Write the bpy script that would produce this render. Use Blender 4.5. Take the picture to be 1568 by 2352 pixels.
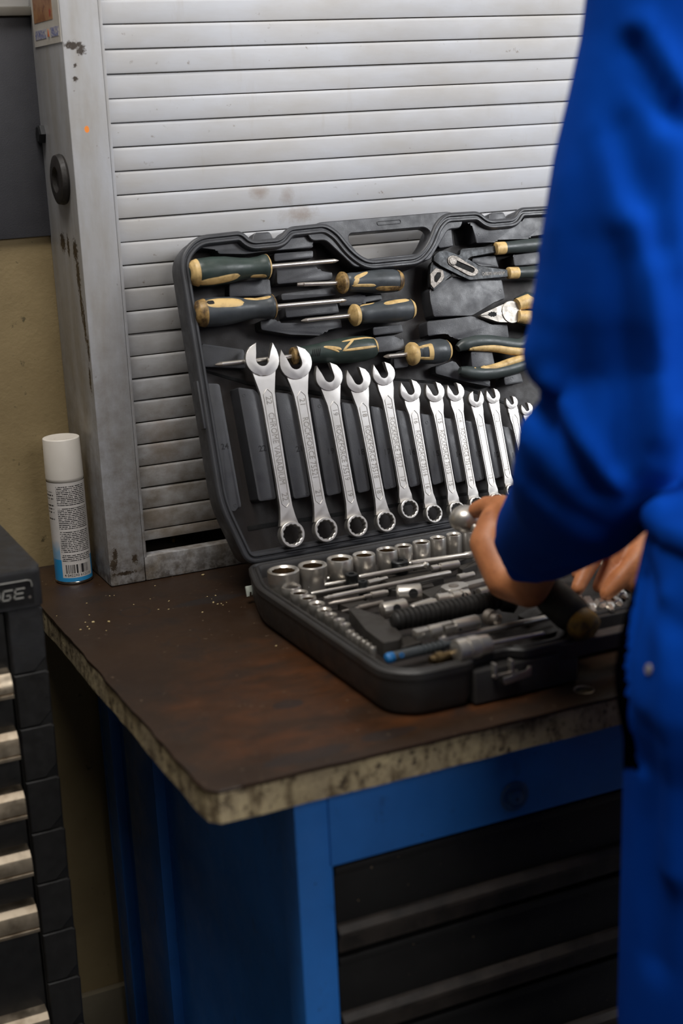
import bpy, bmesh, math, random
from mathutils import Vector, Matrix, noise as mnoise
for o in list(bpy.data.objects): bpy.data.objects.remove(o, do_unlink=True)
random.seed(7)
S = bpy.context.scene
COL = S.collection
PI = math.pi

# ------------------------------------------------------------------ camera
FPX, CXP, CYP = 3424.26, 784.0, 1176.0
CAM = Vector((-0.3888, -1.1844, 1.47))
_y, _p, _r = 0.424552, 0.267946, -0.04596
_f = Vector((math.sin(_y)*math.cos(_p), math.cos(_y)*math.cos(_p), -math.sin(_p)))
_r0 = Vector((math.cos(_y), -math.sin(_y), 0)); _u0 = _r0.cross(_f)
CR = _r0*math.cos(_r) + _u0*math.sin(_r)
CU = _u0*math.cos(_r) - _r0*math.sin(_r)
cd = bpy.data.cameras.new('camera'); cam = bpy.data.objects.new('camera', cd); COL.objects.link(cam)
cam.matrix_world = Matrix(((CR.x, CU.x, -_f.x, CAM.x), (CR.y, CU.y, -_f.y, CAM.y), (CR.z, CU.z, -_f.z, CAM.z), (0, 0, 0, 1)))
cd.sensor_fit = 'VERTICAL'; cd.sensor_height = 36; cd.sensor_width = 24
cd.lens = FPX/2352*36
cd.clip_start = 0.05
cd.dof.use_dof = True; cd.dof.focus_distance = 1.97; cd.dof.aperture_fstop = 3.2
S.camera = cam

# ------------------------------------------------------------------ light
W = bpy.data.worlds.new('World'); S.world = W; W.use_nodes = True
W.node_tree.nodes['Background'].inputs[0].default_value = (0.80, 0.88, 1.0, 1)
W.node_tree.nodes['Background'].inputs[1].default_value = 0.55
def area(name, loc, target, sx, sy, power, col=(1, 1, 1)):
    l = bpy.data.lights.new(name, 'AREA'); l.shape = 'RECTANGLE'; l.size = sx; l.size_y = sy; l.energy = power; l.color = col
    o = bpy.data.objects.new(name, l); COL.objects.link(o); o.location = loc
    o.rotation_euler = (Vector(target)-Vector(loc)).to_track_quat('-Z', 'Y').to_euler()
    return o
area('garage_door_light', (3.15, -2.45, 2.8), (0.4, 0.4, 1.1), 2.0, 1.8, 222, (0.95, 0.97, 1.0))
area('high_window_light', (0.75, -3.8, 2.9), (0.45, 0.6, 1.0), 1.8, 1.4, 56, (1.0, 0.98, 0.95))
area('overhead_fill', (-0.5, -0.45, 4.4), (-0.2, 0.0, 0), 1.4, 1.2, 112, (1.0, 0.97, 0.93))  # unseen overhead fill, added to brighten the post side and tray
vs = S.view_settings; vs.view_transform = 'Standard'; vs.look = 'None'; vs.gamma = 1; vs.use_curve_mapping = False
vs.exposure = -0.25

# ------------------------------------------------------------------ helpers
def ray(x, y): return _f + CR*((x-CXP)/FPX) - CU*((y-CYP)/FPX)
def at(px, py, n, c):
    n = Vector(n); d = ray(px, py); return CAM + d*((c-n.dot(CAM))/n.dot(d))
def atz(px, py, z): return at(px, py, (0, 0, 1), z)
def aty(px, py, y): return at(px, py, (0, 1, 0), y)
def atx(px, py, x): return at(px, py, (1, 0, 0), x)

ZB = 0.87            # bench top
HB = 0.050           # rim height of the case base above the bench
cx0, cy0, cth, cph = 0.2103, 0.4829, 0.0168, 0.2721
E1 = Vector((math.cos(cth), math.sin(cth), 0)); N1 = Vector((-math.sin(cth), math.cos(cth), 0)); ZU = Vector((0, 0, 1))
O1 = Vector((cx0, cy0, ZB+HB))
W1 = ZU*math.cos(cph) + N1*math.sin(cph); H1 = E1.cross(W1)
def fr(o, a, b, c): return Matrix(((a.x, b.x, c.x, o.x), (a.y, b.y, c.y, o.y), (a.z, b.z, c.z, o.z), (0, 0, 0, 1)))
LID = fr(O1, E1, W1, H1)                 # lid: u along hinge, v up the lid, h out of the lid
BAS = fr(O1, E1, N1, ZU)                 # base: u along hinge, -v towards the front, h up
LIDI = LID.inverted(); BASI = BAS.inverted()
def lid(px, py, h=0.0):
    P = at(px, py, H1, H1.dot(O1)+h); q = LIDI @ P; return (q.x, q.y)
def bas(px, py, h=0.0):
    q = BASI @ atz(px, py, ZB+HB+h); return (q.x, q.y)

def props(o, label=None, cat=None, group=None, kind=None):
    if label: o['label'] = label
    if cat: o['category'] = cat
    if group: o['group'] = group
    if kind: o['kind'] = kind
    return o
def empty(name, loc, label=None, cat=None, group=None, kind=None):
    o = bpy.data.objects.new(name, None); COL.objects.link(o); o.location = loc; o.empty_display_size = .02
    return props(o, label, cat, group, kind)
def wloc(o):
    l = Vector((0, 0, 0))
    while o: l += o.location; o = o.parent
    return l
def obj(name, bm, mat, parent=None, smooth=30, M=None, loc=None):
    """bm holds world coordinates (or coordinates of frame M); the object keeps no rotation."""
    if M is not None: bm.transform(M)
    if parent is not None: base = wloc(parent)
    elif loc is not None: base = Vector(loc)
    else:
        xs = [v.co for v in bm.verts]
        base = Vector((sum(v.x for v in xs)/len(xs), sum(v.y for v in xs)/len(xs), min(v.z for v in xs)))
    bmesh.ops.recalc_face_normals(bm, faces=bm.faces[:])
    for f_ in bm.faces: f_.smooth = bool(smooth)
    me = bpy.data.meshes.new(name); bm.transform(Matrix.Translation(-base)); bm.to_mesh(me); bm.free()
    if smooth: me.set_sharp_from_angle(angle=math.radians(smooth))
    for m in (mat if isinstance(mat, (list, tuple)) else [mat]): me.materials.append(m)
    o = bpy.data.objects.new(name, me); COL.objects.link(o)
    if parent is not None: o.parent = parent; o.location = (0, 0, 0)
    else: o.location = base
    return o
def bx(bm, x0, x1, y0, y1, z0, z1, bev=0.0, seg=2):
    vs_ = [bm.verts.new((x, y, z)) for z in (z0, z1) for y in (y0, y1) for x in (x0, x1)]
    fs = [bm.faces.new([vs_[i] for i in q]) for q in ((0, 2, 3, 1), (4, 5, 7, 6), (0, 1, 5, 4), (2, 6, 7, 3), (0, 4, 6, 2), (1, 3, 7, 5))]
    if bev:
        es = list({e for f_ in fs for e in f_.edges})
        bmesh.ops.bevel(bm, geom=es, offset=bev, segments=seg, affect='EDGES', profile=.6)
    return bm
def box(x0, x1, y0, y1, z0, z1, bev=0.0, seg=2): return bx(bmesh.new(), x0, x1, y0, y1, z0, z1, bev, seg)
def prism(pts, h0, h1, bev=0.0, bm=None, inset=None, taper=0.0, seg=2):
    """polygon pts (x,y) between heights h0 < h1, its top edge rounded"""
    bm = bm or bmesh.new()
    a = sum(p[0]*q[1]-q[0]*p[1] for p, q in zip(pts, pts[1:]+pts[:1]))
    if a < 0: pts = pts[::-1]
    lo = pts
    if taper:
        cx = sum(p[0] for p in pts)/len(pts); cy = sum(p[1] for p in pts)/len(pts)
        lo = [(cx+(p[0]-cx)*(1+taper), cy+(p[1]-cy)*(1+taper)) for p in pts]
    b = [bm.verts.new((p[0], p[1], h0)) for p in lo]; t = [bm.verts.new((p[0], p[1], h1)) for p in pts]
    n = len(pts); bm.faces.new(b[::-1]); top = bm.faces.new(t)
    for i in range(n): bm.faces.new((b[i], b[(i+1) % n], t[(i+1) % n], t[i]))
    if inset:
        r = bmesh.ops.inset_region(bm, faces=[top], thickness=inset[0], depth=0)
        for v in top.verts: v.co.z += inset[1]
    elif bev:
        bmesh.ops.bevel(bm, geom=list(top.edges), offset=bev, segments=seg, affect='EDGES', profile=.6)
    return bm
def rpoly(pts, r, n=4):
    """round the corners of a closed polygon; r a number or a list"""
    out = []; m = len(pts)
    for i in range(m):
        p = Vector(pts[i]).to_2d() if len(pts[i]) > 2 else Vector(pts[i]); a = Vector(pts[i-1]); b = Vector(pts[(i+1) % m])
        rr = r[i] if isinstance(r, (list, tuple)) else r
        da, db = (a-p), (b-p); la, lb = da.length, db.length
        t = min(rr, la*.45, lb*.45)
        if t < 1e-6: out.append((p.x, p.y)); continue
        A = p+da/la*t; B = p+db/lb*t
        for k in range(n+1):
            s = k/n; q = A*(1-s)**2 + p*2*s*(1-s) + B*s*s; out.append((q.x, q.y))
    return out
def perp(d):
    a = Vector((0, 0, 1)) if abs(d.z) < .9 else Vector((1, 0, 0)); x = d.cross(a).normalized(); return x, d.cross(x).normalized()
def lathe(prof, p0, p1, seg=20, bm=None, caps=True, up=None, squash=None):
    """prof = [(s, r)] with s in metres along p0->p1"""
    bm = bm or bmesh.new(); p0 = Vector(p0); d = (Vector(p1)-p0).normalized()
    if up is None: x, y = perp(d)
    else: y = (Vector(up)-d*Vector(up).dot(d)).normalized(); x = y.cross(d)
    rings = []
    for s, r_ in prof:
        rings.append([bm.verts.new(p0+d*s+(x*math.cos(a)*(squash or 1)+y*math.sin(a))*r_) for a in (2*PI*k/seg for k in range(seg))])
    for A, B in zip(rings, rings[1:]):
        for k in range(seg): bm.faces.new((A[k], A[(k+1) % seg], B[(k+1) % seg], B[k]))
    if caps: bm.faces.new(rings[0][::-1]); bm.faces.new(rings[-1])
    return bm
def rod(p0, p1, r, seg=12, bm=None, ch=.0):
    L = (Vector(p1)-Vector(p0)).length; c = ch or min(r*.25, L*.2)
    return lathe([(0, r-c), (c, r), (L-c, r), (L, r-c)], p0, p1, seg, bm)
def tube(path, rad, seg=10, bm=None, caps=True):
    bm = bm or bmesh.new(); n = len(path); path = [Vector(p) for p in path]
    rad = rad if isinstance(rad, (list, tuple)) else [rad]*n
    rings = []; x = None
    for i in range(n):
        d = (path[min(i+1, n-1)]-path[max(i-1, 0)]).normalized()
        if x is None: x, y = perp(d)
        else: x = (x-d*x.dot(d)).normalized(); y = d.cross(x)
        rings.append([bm.verts.new(path[i]+(x*math.cos(2*PI*k/seg)+y*math.sin(2*PI*k/seg))*rad[i]) for k in range(seg)])
    for A, B in zip(rings, rings[1:]):
        for k in range(seg): bm.faces.new((A[k], A[(k+1) % seg], B[(k+1) % seg], B[k]))
    if caps: bm.faces.new(rings[0][::-1]); bm.faces.new(rings[-1])
    return bm
_tc = {}
def textbm(s, size, shear=0.0, depth=0.0, bold=0.0):
    """letters as a bmesh in the xy plane, centred on the origin"""
    key = (s, shear, bold)
    if key not in _tc:
        c = bpy.data.curves.new('lettering', 'FONT'); c.body = s; c.size = 1; c.shear = shear; c.align_x = 'CENTER'; c.align_y = 'CENTER'; c.offset = bold; c.resolution_u = 3
        o = bpy.data.objects.new('lettering', c); COL.objects.link(o)
        bpy.context.view_layer.update()
        me = bpy.data.meshes.new_from_object(o.evaluated_get(bpy.context.evaluated_depsgraph_get()))
        bpy.data.objects.remove(o, do_unlink=True); bpy.data.curves.remove(c); _tc[key] = me
    bm = bmesh.new(); bm.from_mesh(_tc[key]); bm.transform(Matrix.Scale(size, 4))
    if depth:
        r = bmesh.ops.extrude_face_region(bm, geom=bm.faces[:])
        for v in r['geom']:
            if isinstance(v, bmesh.types.BMVert): v.co.z += depth
    return bm
def rot2(p, a): return (p[0]*math.cos(a)-p[1]*math.sin(a), p[0]*math.sin(a)+p[1]*math.cos(a))

# ------------------------------------------------------------------ materials
def lin(c):
    if isinstance(c, str): c = [int(c[i:i+2], 16) for i in (0, 2, 4)]
    return tuple((v/255/12.92 if v/255 <= .04045 else ((v/255+.055)/1.055)**2.4) for v in c)
class NT:
    def __init__(s, name):
        s.m = bpy.data.materials.new(name); s.m.use_nodes = True; s.t = s.m.node_tree; s.b = s.t.nodes['Principled BSDF']
        s.co = None
    def n(s, ty, **k):
        q = s.t.nodes.new(ty)
        for a, b in k.items(): setattr(q, a, b)
        return q
    def l(s, a, b): s.t.links.new(a, b)
    def pos(s):
        if s.co is None: s.co = s.n('ShaderNodeNewGeometry').outputs['Position']
        return s.co
    def mapped(s, scale=(1, 1, 1), loc=(0, 0, 0)):
        q = s.n('ShaderNodeMapping'); q.inputs['Scale'].default_value = scale; q.inputs['Location'].default_value = loc; s.l(s.pos(), q.inputs['Vector']); return q.outputs[0]
    def noise(s, scale, detail=4, rough=.6, vec=None, st=(1, 1, 1), loc=(0, 0, 0)):
        q = s.n('ShaderNodeTexNoise'); q.inputs['Scale'].default_value = scale; q.inputs['Detail'].default_value = detail; q.inputs['Roughness'].default_value = rough
        s.l(vec or s.mapped(st, loc), q.inputs['Vector']); return q.outputs['Fac']
    def ramp(s, fac, a, b, va=0., vb=1.):
        q = s.n('ShaderNodeMapRange'); q.inputs['From Min'].default_value = a; q.inputs['From Max'].default_value = b; q.inputs['To Min'].default_value = va; q.inputs['To Max'].default_value = vb
        s.l(fac, q.inputs['Value']); return q.outputs[0]
    def math(s, op, a, b=None):
        q = s.n('ShaderNodeMath', operation=op)
        for i, v in enumerate((a, b)):
            if v is None: continue
            if isinstance(v, (int, float)): q.inputs[i].default_value = v
            else: s.l(v, q.inputs[i])
        return q.outputs[0]
    def mix(s, fac, a, b):
        q = s.n('ShaderNodeMix', data_type='RGBA')
        if isinstance(fac, (int, float)): q.inputs[0].default_value = fac
        else: s.l(fac, q.inputs[0])
        for i, v in ((6, a), (7, b)):
            if isinstance(v, tuple): q.inputs[i].default_value = (*v[:3], 1)
            else: s.l(v, q.inputs[i])
        return q.outputs[2]
    def blob(s, blobs, warp=.4, wscale=60, soft=.12):
        """mask of worn spots: list of (centre, (rx,ry,rz)) with ragged edges"""
        nz = s.n('ShaderNodeTexNoise'); nz.inputs['Scale'].default_value = wscale; nz.inputs['Detail'].default_value = 8; nz.inputs['Roughness'].default_value = .7; s.l(s.pos(), nz.inputs['Vector'])
        w = s.math('MULTIPLY', s.math('SUBTRACT', nz.outputs['Fac'], .5), warp*4)
        out = None
        for c, r_ in blobs:
            a = s.n('ShaderNodeVectorMath', operation='SUBTRACT'); s.l(s.pos(), a.inputs[0]); a.inputs[1].default_value = c
            d = s.n('ShaderNodeVectorMath', operation='DIVIDE'); s.l(a.outputs[0], d.inputs[0]); d.inputs[1].default_value = r_
            ln = s.n('ShaderNodeVectorMath', operation='LENGTH'); s.l(d.outputs[0], ln.inputs[0])
            m = s.math('SUBTRACT', 1.0, ln.outputs['Value'])
            out = m if out is None else s.math('MAXIMUM', out, m)
        return s.ramp(s.math('ADD', out, w), 0.0, soft)
    def fin(s, col, rough=.5, metal=0., bump=None, bstr=.2, bdist=.001, spec=None, coat=None):
        for k, v in (('Base Color', col), ('Roughness', rough), ('Metallic', metal)):
            if isinstance(v, tuple): s.b.inputs[k].default_value = (*v[:3], 1)
            elif isinstance(v, (int, float)): s.b.inputs[k].default_value = v
            else: s.l(v, s.b.inputs[k])
        if spec is not None: s.b.inputs['Specular IOR Level'].default_value = spec
        if coat: s.b.inputs['Coat Weight'].default_value = coat; s.b.inputs['Coat Roughness'].default_value = .25
        if bump is not None:
            q = s.n('ShaderNodeBump'); q.inputs['Strength'].default_value = bstr; q.inputs['Distance'].default_value = bdist; s.l(bump, q.inputs['Height']); s.l(q.outputs[0], s.b.inputs['Normal'])
        return s.m
def simple(name, c, rough=.5, metal=0., c2=None, sc=40, bump=0., bsc=400, spec=None, rv=.12, amt=(.35, .7)):
    t = NT(name); a = lin(c); b = lin(c2) if c2 else tuple(v*.78 for v in a)
    nz = t.noise(sc, 5); col = t.mix(t.ramp(nz, amt[0], amt[1]), a, b)
    ro = t.ramp(t.noise(sc*2.3, 3), .3, .7, max(.03, rough-rv), min(1, rough+rv))
    return t.fin(col, ro, metal, t.noise(bsc, 3) if bump else None, bump, .0006, spec)

M_plastic = simple('case_plastic', '3c3d41', .44, 0, '323234', 22, .25, 900)
M_plastic_d = simple('tray_plastic', '35322f', .5, 0, '29241f', 18, .3, 800)
M_chrome = simple('satin_chrome', 'dcd9d5', .46, 1.0, 'cbc7c1', 30, .02, 900, rv=.04)
M_steel = simple('polished_steel', 'e4e0da', .30, .9, 'cfc9c0', 30, rv=.02)
M_socket = simple('socket_steel', 'd2cec8', .33, .82, 'bab3a9', 30, rv=.02)
M_dim = simple('dull_steel', 'a8a19a', .40, .8, '8a8076', 50, rv=.03)
M_grip = simple('grip_rubber', '3d4544', .45, 0, '303635', 30, .15, 700)
M_grip_b = simple('grip_rubber_grey', '454a4e', .42, 0, '363a3c', 30, .15, 700)
M_grip_g = simple('grip_rubber_green', '37433e', .4, 0, '2b3531', 30, .1, 700)
M_cream = simple('cream_rubber', 'd9b87c', .5, 0, '9a7b4a', 90, .1, 700, amt=(.45, .75))
M_cream_d = simple('soiled_cream_rubber', 'b08f58', .55, 0, '4f3b22', 110, .1, 700, amt=(.35, .62))
M_blacksteel = simple('blackened_steel', '3a3c3e', .45, .6, '2a2a2a', 60, .3, 700)
M_greysteel = simple('ground_steel_face', '8d8780', .5, .7, '6a645e', 200, .3, 900)
M_mark = simple('embossed_number', '131315', .5)
M_etch = simple('stamped_lettering', 'a8a39c', .5, 1.0, '9c978f')
M_hole = simple('recess_shade', '0a0a0a', .8)  # near-black standing in for the shade inside holes and slots
# ------------------------------------------------------------------ setting
def m_wall():
    t = NT('cream_wall_paint')
    c = t.mix(t.ramp(t.noise(6, 5), .35, .7), lin('9c8963'), lin('84724f'))
    c = t.mix(t.ramp(t.noise(60, 4), .66, .74), c, lin('5d5238'))
    return t.fin(c, .6, 0, t.noise(160, 4), .25, .002)
M_wall = m_wall()
M_dark_wall = simple('side_wall_paint', '332f2a', .85, 0, '28251f', 5)
M_ceil = simple('ceiling_paint', 'b5b2ac', .8, 0, 'a5a29c', 4)
def m_floor():
    t = NT('concrete_floor'); c = t.mix(t.ramp(t.noise(9, 6), .3, .7), lin('322f2b'), lin('23211e'))
    return t.fin(c, .7, 0, t.noise(120, 5), .3, .002)
obj('floor', box(-1.6, 4.6, -4.2, .95, -.1, 0), m_floor(), smooth=0, loc=(0, 0, 0))['kind'] = 'structure'
wall = obj('wall_back', box(-1.6, 4.6, .79, .95, 0, 4.5), M_wall, smooth=0, loc=(0, .79, 0)); wall['kind'] = 'structure'
obj('wall_panel', box(-1.6, .22, .784, .7905, 1.3175, 1.592, .0015), simple('blue_grey_panel', '424247', .55, 0, '38383d', 12, .4, 700), wall, 30)
obj('wall_upper_band', box(-1.6, .22, .786, .7905, 1.6045, 2.6, .001), simple('pale_upper_paint', 'c3c2c0', .6, 0, 'b2b0ac', 9), wall, 30)
t1 = obj('trim_1', box(-1.6, .22, .775, .7895, 1.593, 1.604, .002), simple('grey_trim', '6a665e', .5, 0, '55514a', 20), loc=(0, .79, 1.593)); t1['kind'] = 'structure'
bb = obj('baseboard_back', box(-1.6, .8, .776, .7895, 0, .198, .003), simple('brown_baseboard', '857b66', .6, 0, '6f6652', 9), loc=(0, .79, 0)); bb['kind'] = 'structure'
obj('wall_front', box(-1.6, 4.6, -4.4, -4.2, 0, 4.5), M_dark_wall, smooth=0, loc=(0, -4.2, 0))['kind'] = 'structure'
obj('wall_left', box(-1.75, -1.6, -4.4, .95, 0, 4.5), M_dark_wall, smooth=0, loc=(-1.6, 0, 0))['kind'] = 'structure'
cl = obj('ceiling', box(-1.75, 4.6, -4.4, .95, 4.5, 4.6), M_ceil, smooth=0, loc=(0, 0, 4.5)); cl['kind'] = 'structure'

# ------------------------------------------------------------------ roller shutter cabinet on the bench
def m_slat():
    t = NT('shutter_paint')
    c = t.mix(t.ramp(t.noise(7, 5, st=(1, 1, 2.2)), .35, .68), lin('b8b9bd'), lin('aeaba8'))
    c = t.mix(t.ramp(t.noise(16, 5, st=(2.5, 1, .5)), .62, .85, 0, .45), c, lin('9c8f7e'))   # run marks
    c = t.mix(t.ramp(t.noise(90, 4), .68, .76, 0, .7), c, lin('6f5f4c'))                      # specks
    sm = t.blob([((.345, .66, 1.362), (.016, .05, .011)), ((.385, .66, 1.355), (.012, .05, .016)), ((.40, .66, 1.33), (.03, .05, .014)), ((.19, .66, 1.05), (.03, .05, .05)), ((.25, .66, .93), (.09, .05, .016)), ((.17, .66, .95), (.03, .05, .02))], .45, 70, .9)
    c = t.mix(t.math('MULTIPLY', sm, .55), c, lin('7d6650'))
    dz = t.n('ShaderNodeSeparateXYZ'); t.l(t.pos(), dz.inputs[0])
    low = t.math('MULTIPLY', t.ramp(dz.outputs[2], 1.33, .98), t.ramp(t.noise(35, 6, st=(1, 1, 1.6)), .30, .64, .25, 1.0))   # grime on the lower slats, deepened to paint in their shade
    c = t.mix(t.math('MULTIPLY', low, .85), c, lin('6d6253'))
    return t.fin(c, t.ramp(t.noise(30, 4), .3, .7, .5, .68), 0, t.noise(70, 4, st=(.3, 1, 1)), .12, .002, spec=.35)
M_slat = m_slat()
def m_post():
    t = NT('post_paint')
    c = t.mix(t.ramp(t.noise(9, 5, st=(3, 3, .6)), .35, .7), lin('b0b1b5'), lin('9b968f'))
    c = t.mix(t.ramp(t.noise(150, 3), .70, .76, 0, .8), c, lin('5a4a3a'))
    sp = [((.1, .668, 1.305), (.01, .012, .016)), ((.1, .664, 1.275), (.01, .009, .028)), ((.1, .662, 1.24), (.01, .006, .03)), ((.1, .655, 1.215), (.01, .006, .03)), ((.1, .648, 1.185), (.01, .005, .02)), ((.1, .652, 1.145), (.01, .005, .018)), ((.1, .70, 1.309), (.01, .006, .016)), ((.1, .725, 1.312), (.01, .014, .013))]
    sp += [((.112, .64, 1.55), (.010, .01, .006)), ((.122, .64, 1.544), (.006, .01, .006)), ((.113, .64, 1.527), (.003, .01, .003)), ((.112, .64, 1.512), (.004, .01, .004))]
    sp += [((.106, .64, .90), (.006, .01, .008)), ((.109, .64, .912), (.004, .01, .012)), ((.135, .64, .903), (.005, .01, .007)), ((.12, .64, .886), (.02, .01, .003))]
    c = t.mix(t.blob(sp, .8, 260, .3), c, lin('32261a'))
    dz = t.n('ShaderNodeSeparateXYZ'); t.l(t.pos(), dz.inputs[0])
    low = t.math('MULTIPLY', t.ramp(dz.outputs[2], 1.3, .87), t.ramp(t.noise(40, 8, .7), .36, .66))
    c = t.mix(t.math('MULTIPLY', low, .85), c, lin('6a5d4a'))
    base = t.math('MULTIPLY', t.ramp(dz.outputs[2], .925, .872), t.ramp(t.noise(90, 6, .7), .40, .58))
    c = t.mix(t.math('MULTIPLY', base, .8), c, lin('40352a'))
    c = t.mix(t.blob([((.1205, .64, 1.452), (.0032, .01, .0042))], .15, 200), c, lin('f08a2c'))
    return t.fin(c, t.ramp(t.noise(30, 4), .3, .7, .35, .55), 0, t.noise(90, 4), .12, .002)
M_post = m_post()
YS = .658
sc = empty('shutter_cabinet', (.62, .70, ZB), 'grey roller shutter cabinet standing on the back of the workbench', 'cabinet')
bm = box(.10, .1475, .640, .789, ZB+.0008, 2.15, .002); obj('side_post', bm, M_post, sc)
bm = box(.1475, .1515, .6405, .652, ZB+.032, 2.15, .001); obj('guide_lip', bm, M_post, sc)
bm = box(1.22, 1.27, .640, .789, ZB+.0008, 2.15, .002); obj('side_post', bm, M_post, sc)
bm = box(.1482, 1.2195, .6405, .66, ZB+.0008, ZB+.034, .0015); obj('bottom_rail', bm, M_post, sc)
bm = box(.1482, 1.2195, .66, .789, ZB+.0008, ZB+.028, .001); obj('shelf_floor', bm, simple('cabinet_shelf', '3a332b', .6, 0, '241f19', 20), sc)
bm = box(.10, 1.27, .640, .789, 2.15, 2.2, .002); obj('top_box', bm, M_post, sc)
# one slat: slightly bowed front with a rolled upper edge
P = .0290
prof = [(.0, .0275), (-.0022, .0281), (-.0037, .0270), (-.0043, .0242), (-.0044, .014), (-.0042, .004), (-.0036, .0008), (-.002, .0), (.0, .0005)]
bm = bmesh.new()
rg = []
NX = 24
for k in range(NX+1):
    x = .1495 + (1.2185-.1495)*k/NX
    rg.append([bm.verts.new((x, YS+a+.0005*mnoise.noise((x*6, b*40, 3.1)), b)) for a, b in prof])
for A, B in zip(rg, rg[1:]):
    for j in range(len(prof)): bm.faces.new((A[j], A[(j+1) % len(prof)], B[(j+1) % len(prof)], B[j]))
bm.faces.new(rg[0]); bm.faces.new(rg[-1][::-1])
z0 = 1.5736-P*22
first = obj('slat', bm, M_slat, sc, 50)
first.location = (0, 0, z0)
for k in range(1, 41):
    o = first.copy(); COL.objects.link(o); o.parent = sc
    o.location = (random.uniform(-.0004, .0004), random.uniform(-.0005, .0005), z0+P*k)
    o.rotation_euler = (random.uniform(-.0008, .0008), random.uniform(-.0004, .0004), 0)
bm = box(.1495, 1.2185, YS-.004, YS+.012, .921, z0-.001, .002); obj('bottom_bar', bm, M_slat, sc)
b = aty(409, 1243, .68); obj('brass_screw', lathe([(0, .003), (.002, .0045), (.006, .0045), (.009, .002)], (b.x, .70, ZB+.028), (b.x, .70, 1), 8), simple('brass', '8b6b35', .35, 1), sc)
d = atx(146, 412, .10)
kn = obj('rubber_bung', lathe([(0, .030), (.004, .0315), (.010, .030), (.0115, .026), (.0115, .016), (.007, .012), (.007, .001)], (.101, d.y, d.z), (0, d.y, d.z), 28), simple('aged_black_rubber', '2a2522', .6, 0, '171413', 60, .5, 300), sc)
d = atx(100, 308, .10)
obj('hex_bolt', lathe([(0, .0125), (.007, .0125), (.009, .010)], (.101, d.y, d.z), (0, d.y, d.z), 6), simple('black_bolt', '232426', .5, .3), sc, 20)
# sticker on the side of the post
a = atx(78, 106, .0995); b = atx(141, 87, .0995)
st = obj('sticker', box(.0990, .0996, b.y, a.y-.006, a.z-.002, a.z+.16), simple('sticker_paper', 'cfc9c0', .5, 0, 'bdb5a8', 25), sc, 0)
ym, yM = b.y, a.y-.006
t = NT('faded_print'); c = t.mix(t.ramp(t.noise(40, 3), .4, .6), lin('a87a52'), lin('8a5a3c')); c = t.mix(t.ramp(t.noise(60, 2, loc=(0, .3, .2)), .58, .66), c, lin('6d3a2a')); c = t.mix(t.ramp(t.noise(45, 2, loc=(0, .9, .5)), .62, .7), c, lin('a83a20'))
obj('print_picture', box(.0986, .0991, ym+.03, yM-.010, a.z+.026, a.z+.158), t.fin(c, .5), sc, 0)
t = NT('blue_small_print'); c = t.mix(t.ramp(t.noise(420, 2), .42, .55), lin('cfc9c0'), lin('6d74a8'))
M_bp = t.fin(c, .5)
obj('print_line', box(.0986, .0991, yM-.062, yM-.010, a.z+.006, a.z+.017), M_bp, sc, 0)
obj('print_line', box(.0986, .0991, ym+.008, ym+.045, a.z+.006, a.z+.017), M_bp, sc, 0)
obj('print_emblem', prism([(0, 0), (.006, 0), (.003, .009)], 0, .0006), simple('red_print', 'c2602c', .5), sc, 0, M=fr(Vector((.0986, ym+.058, a.z+.007)), Vector((0, -1, 0)), Vector((0, 0, 1)), Vector((-1, 0, 0))))

# ------------------------------------------------------------------ workbench
def m_top():
    t = NT('rusty_bench_top')
    n1 = t.noise(4.5, 6, .62); n2 = t.noise(11, 6, .65, loc=(3, 1, 0)); n3 = t.noise(26, 5, .7, st=(1, 2.4, 1))
    c = t.mix(t.ramp(n1, .34, .66), lin('25180f'), lin('312012'))
    rust = t.blob([((.21, .20, ZB), (.20, .16, .2)), ((.12, .07, ZB), (.10, .06, .2)), ((.30, .06, ZB), (.14, .05, .2))], .5, 9, .8)
    c = t.mix(t.math('MULTIPLY', rust, t.ramp(t.noise(16, 6, .7, st=(.6, 1.7, 1), loc=(1, 4, 0)), .34, .62, .05, .95)), c, lin('4f2b10'))
    c = t.mix(t.ramp(n2, .56, .72, 0, .8), c, lin('19120e'))
    c = t.mix(t.ramp(n3, .62, .76, 0, .35), c, lin('34302c'))
    oil = t.blob([((.145, .155, ZB), (.018, .012, .2)), ((.11, .03, ZB), (.05, .014, .2)), ((.20, .035, ZB), (.03, .012, .2)), ((.19, .52, ZB), (.05, .012, .2))], .3, 40)
    c = t.mix(t.math('MULTIPLY', oil, .7), c, lin('211c1b'))
    # ring marks left by cans
    for (px, py, w) in ((310, 1405, .9), (422, 1472, .5)):
        q = atz(px, py, ZB)
        s_ = t.n('ShaderNodeVectorMath', operation='SUBTRACT'); t.l(t.pos(), s_.inputs[0]); s_.inputs[1].default_value = q
        ln = t.n('ShaderNodeVectorMath', operation='LENGTH'); t.l(s_.outputs[0], ln.inputs[0])
        dd = t.math('ABSOLUTE', t.math('SUBTRACT', ln.outputs['Value'], .0185))
        c = t.mix(t.math('MULTIPLY', t.ramp(dd, .0016, .0004), w), c, lin('1f1916'))
    c = t.mix(t.ramp(t.noise(160, 2), .70, .74, 0, .6), c, lin('6b5a48'))
    return t.fin(c, t.ramp(n2, .3, .7, .36, .6), 0, t.noise(60, 5), .25, .0015, spec=.4)
def m_edge():
    t = NT('worn_board_edge')
    c = t.mix(t.ramp(t.noise(14, 6), .35, .7), lin('b8a782'), lin('8f8068'))
    c = t.mix(t.ramp(t.noise(55, 5, .7, st=(1, 1, .45)), .48, .62, 0, .85), c, lin('564630'))
    c = t.mix(t.ramp(t.noise(130, 4), .57, .64, 0, .85), c, lin('33261a'))
    return t.fin(c, .7, 0, t.noise(90, 5), .5, .003)
wt = empty('worktop', (.75, .4, ZB-.034), 'brown stained workbench top with worn cream front edge', 'workbench')
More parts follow.
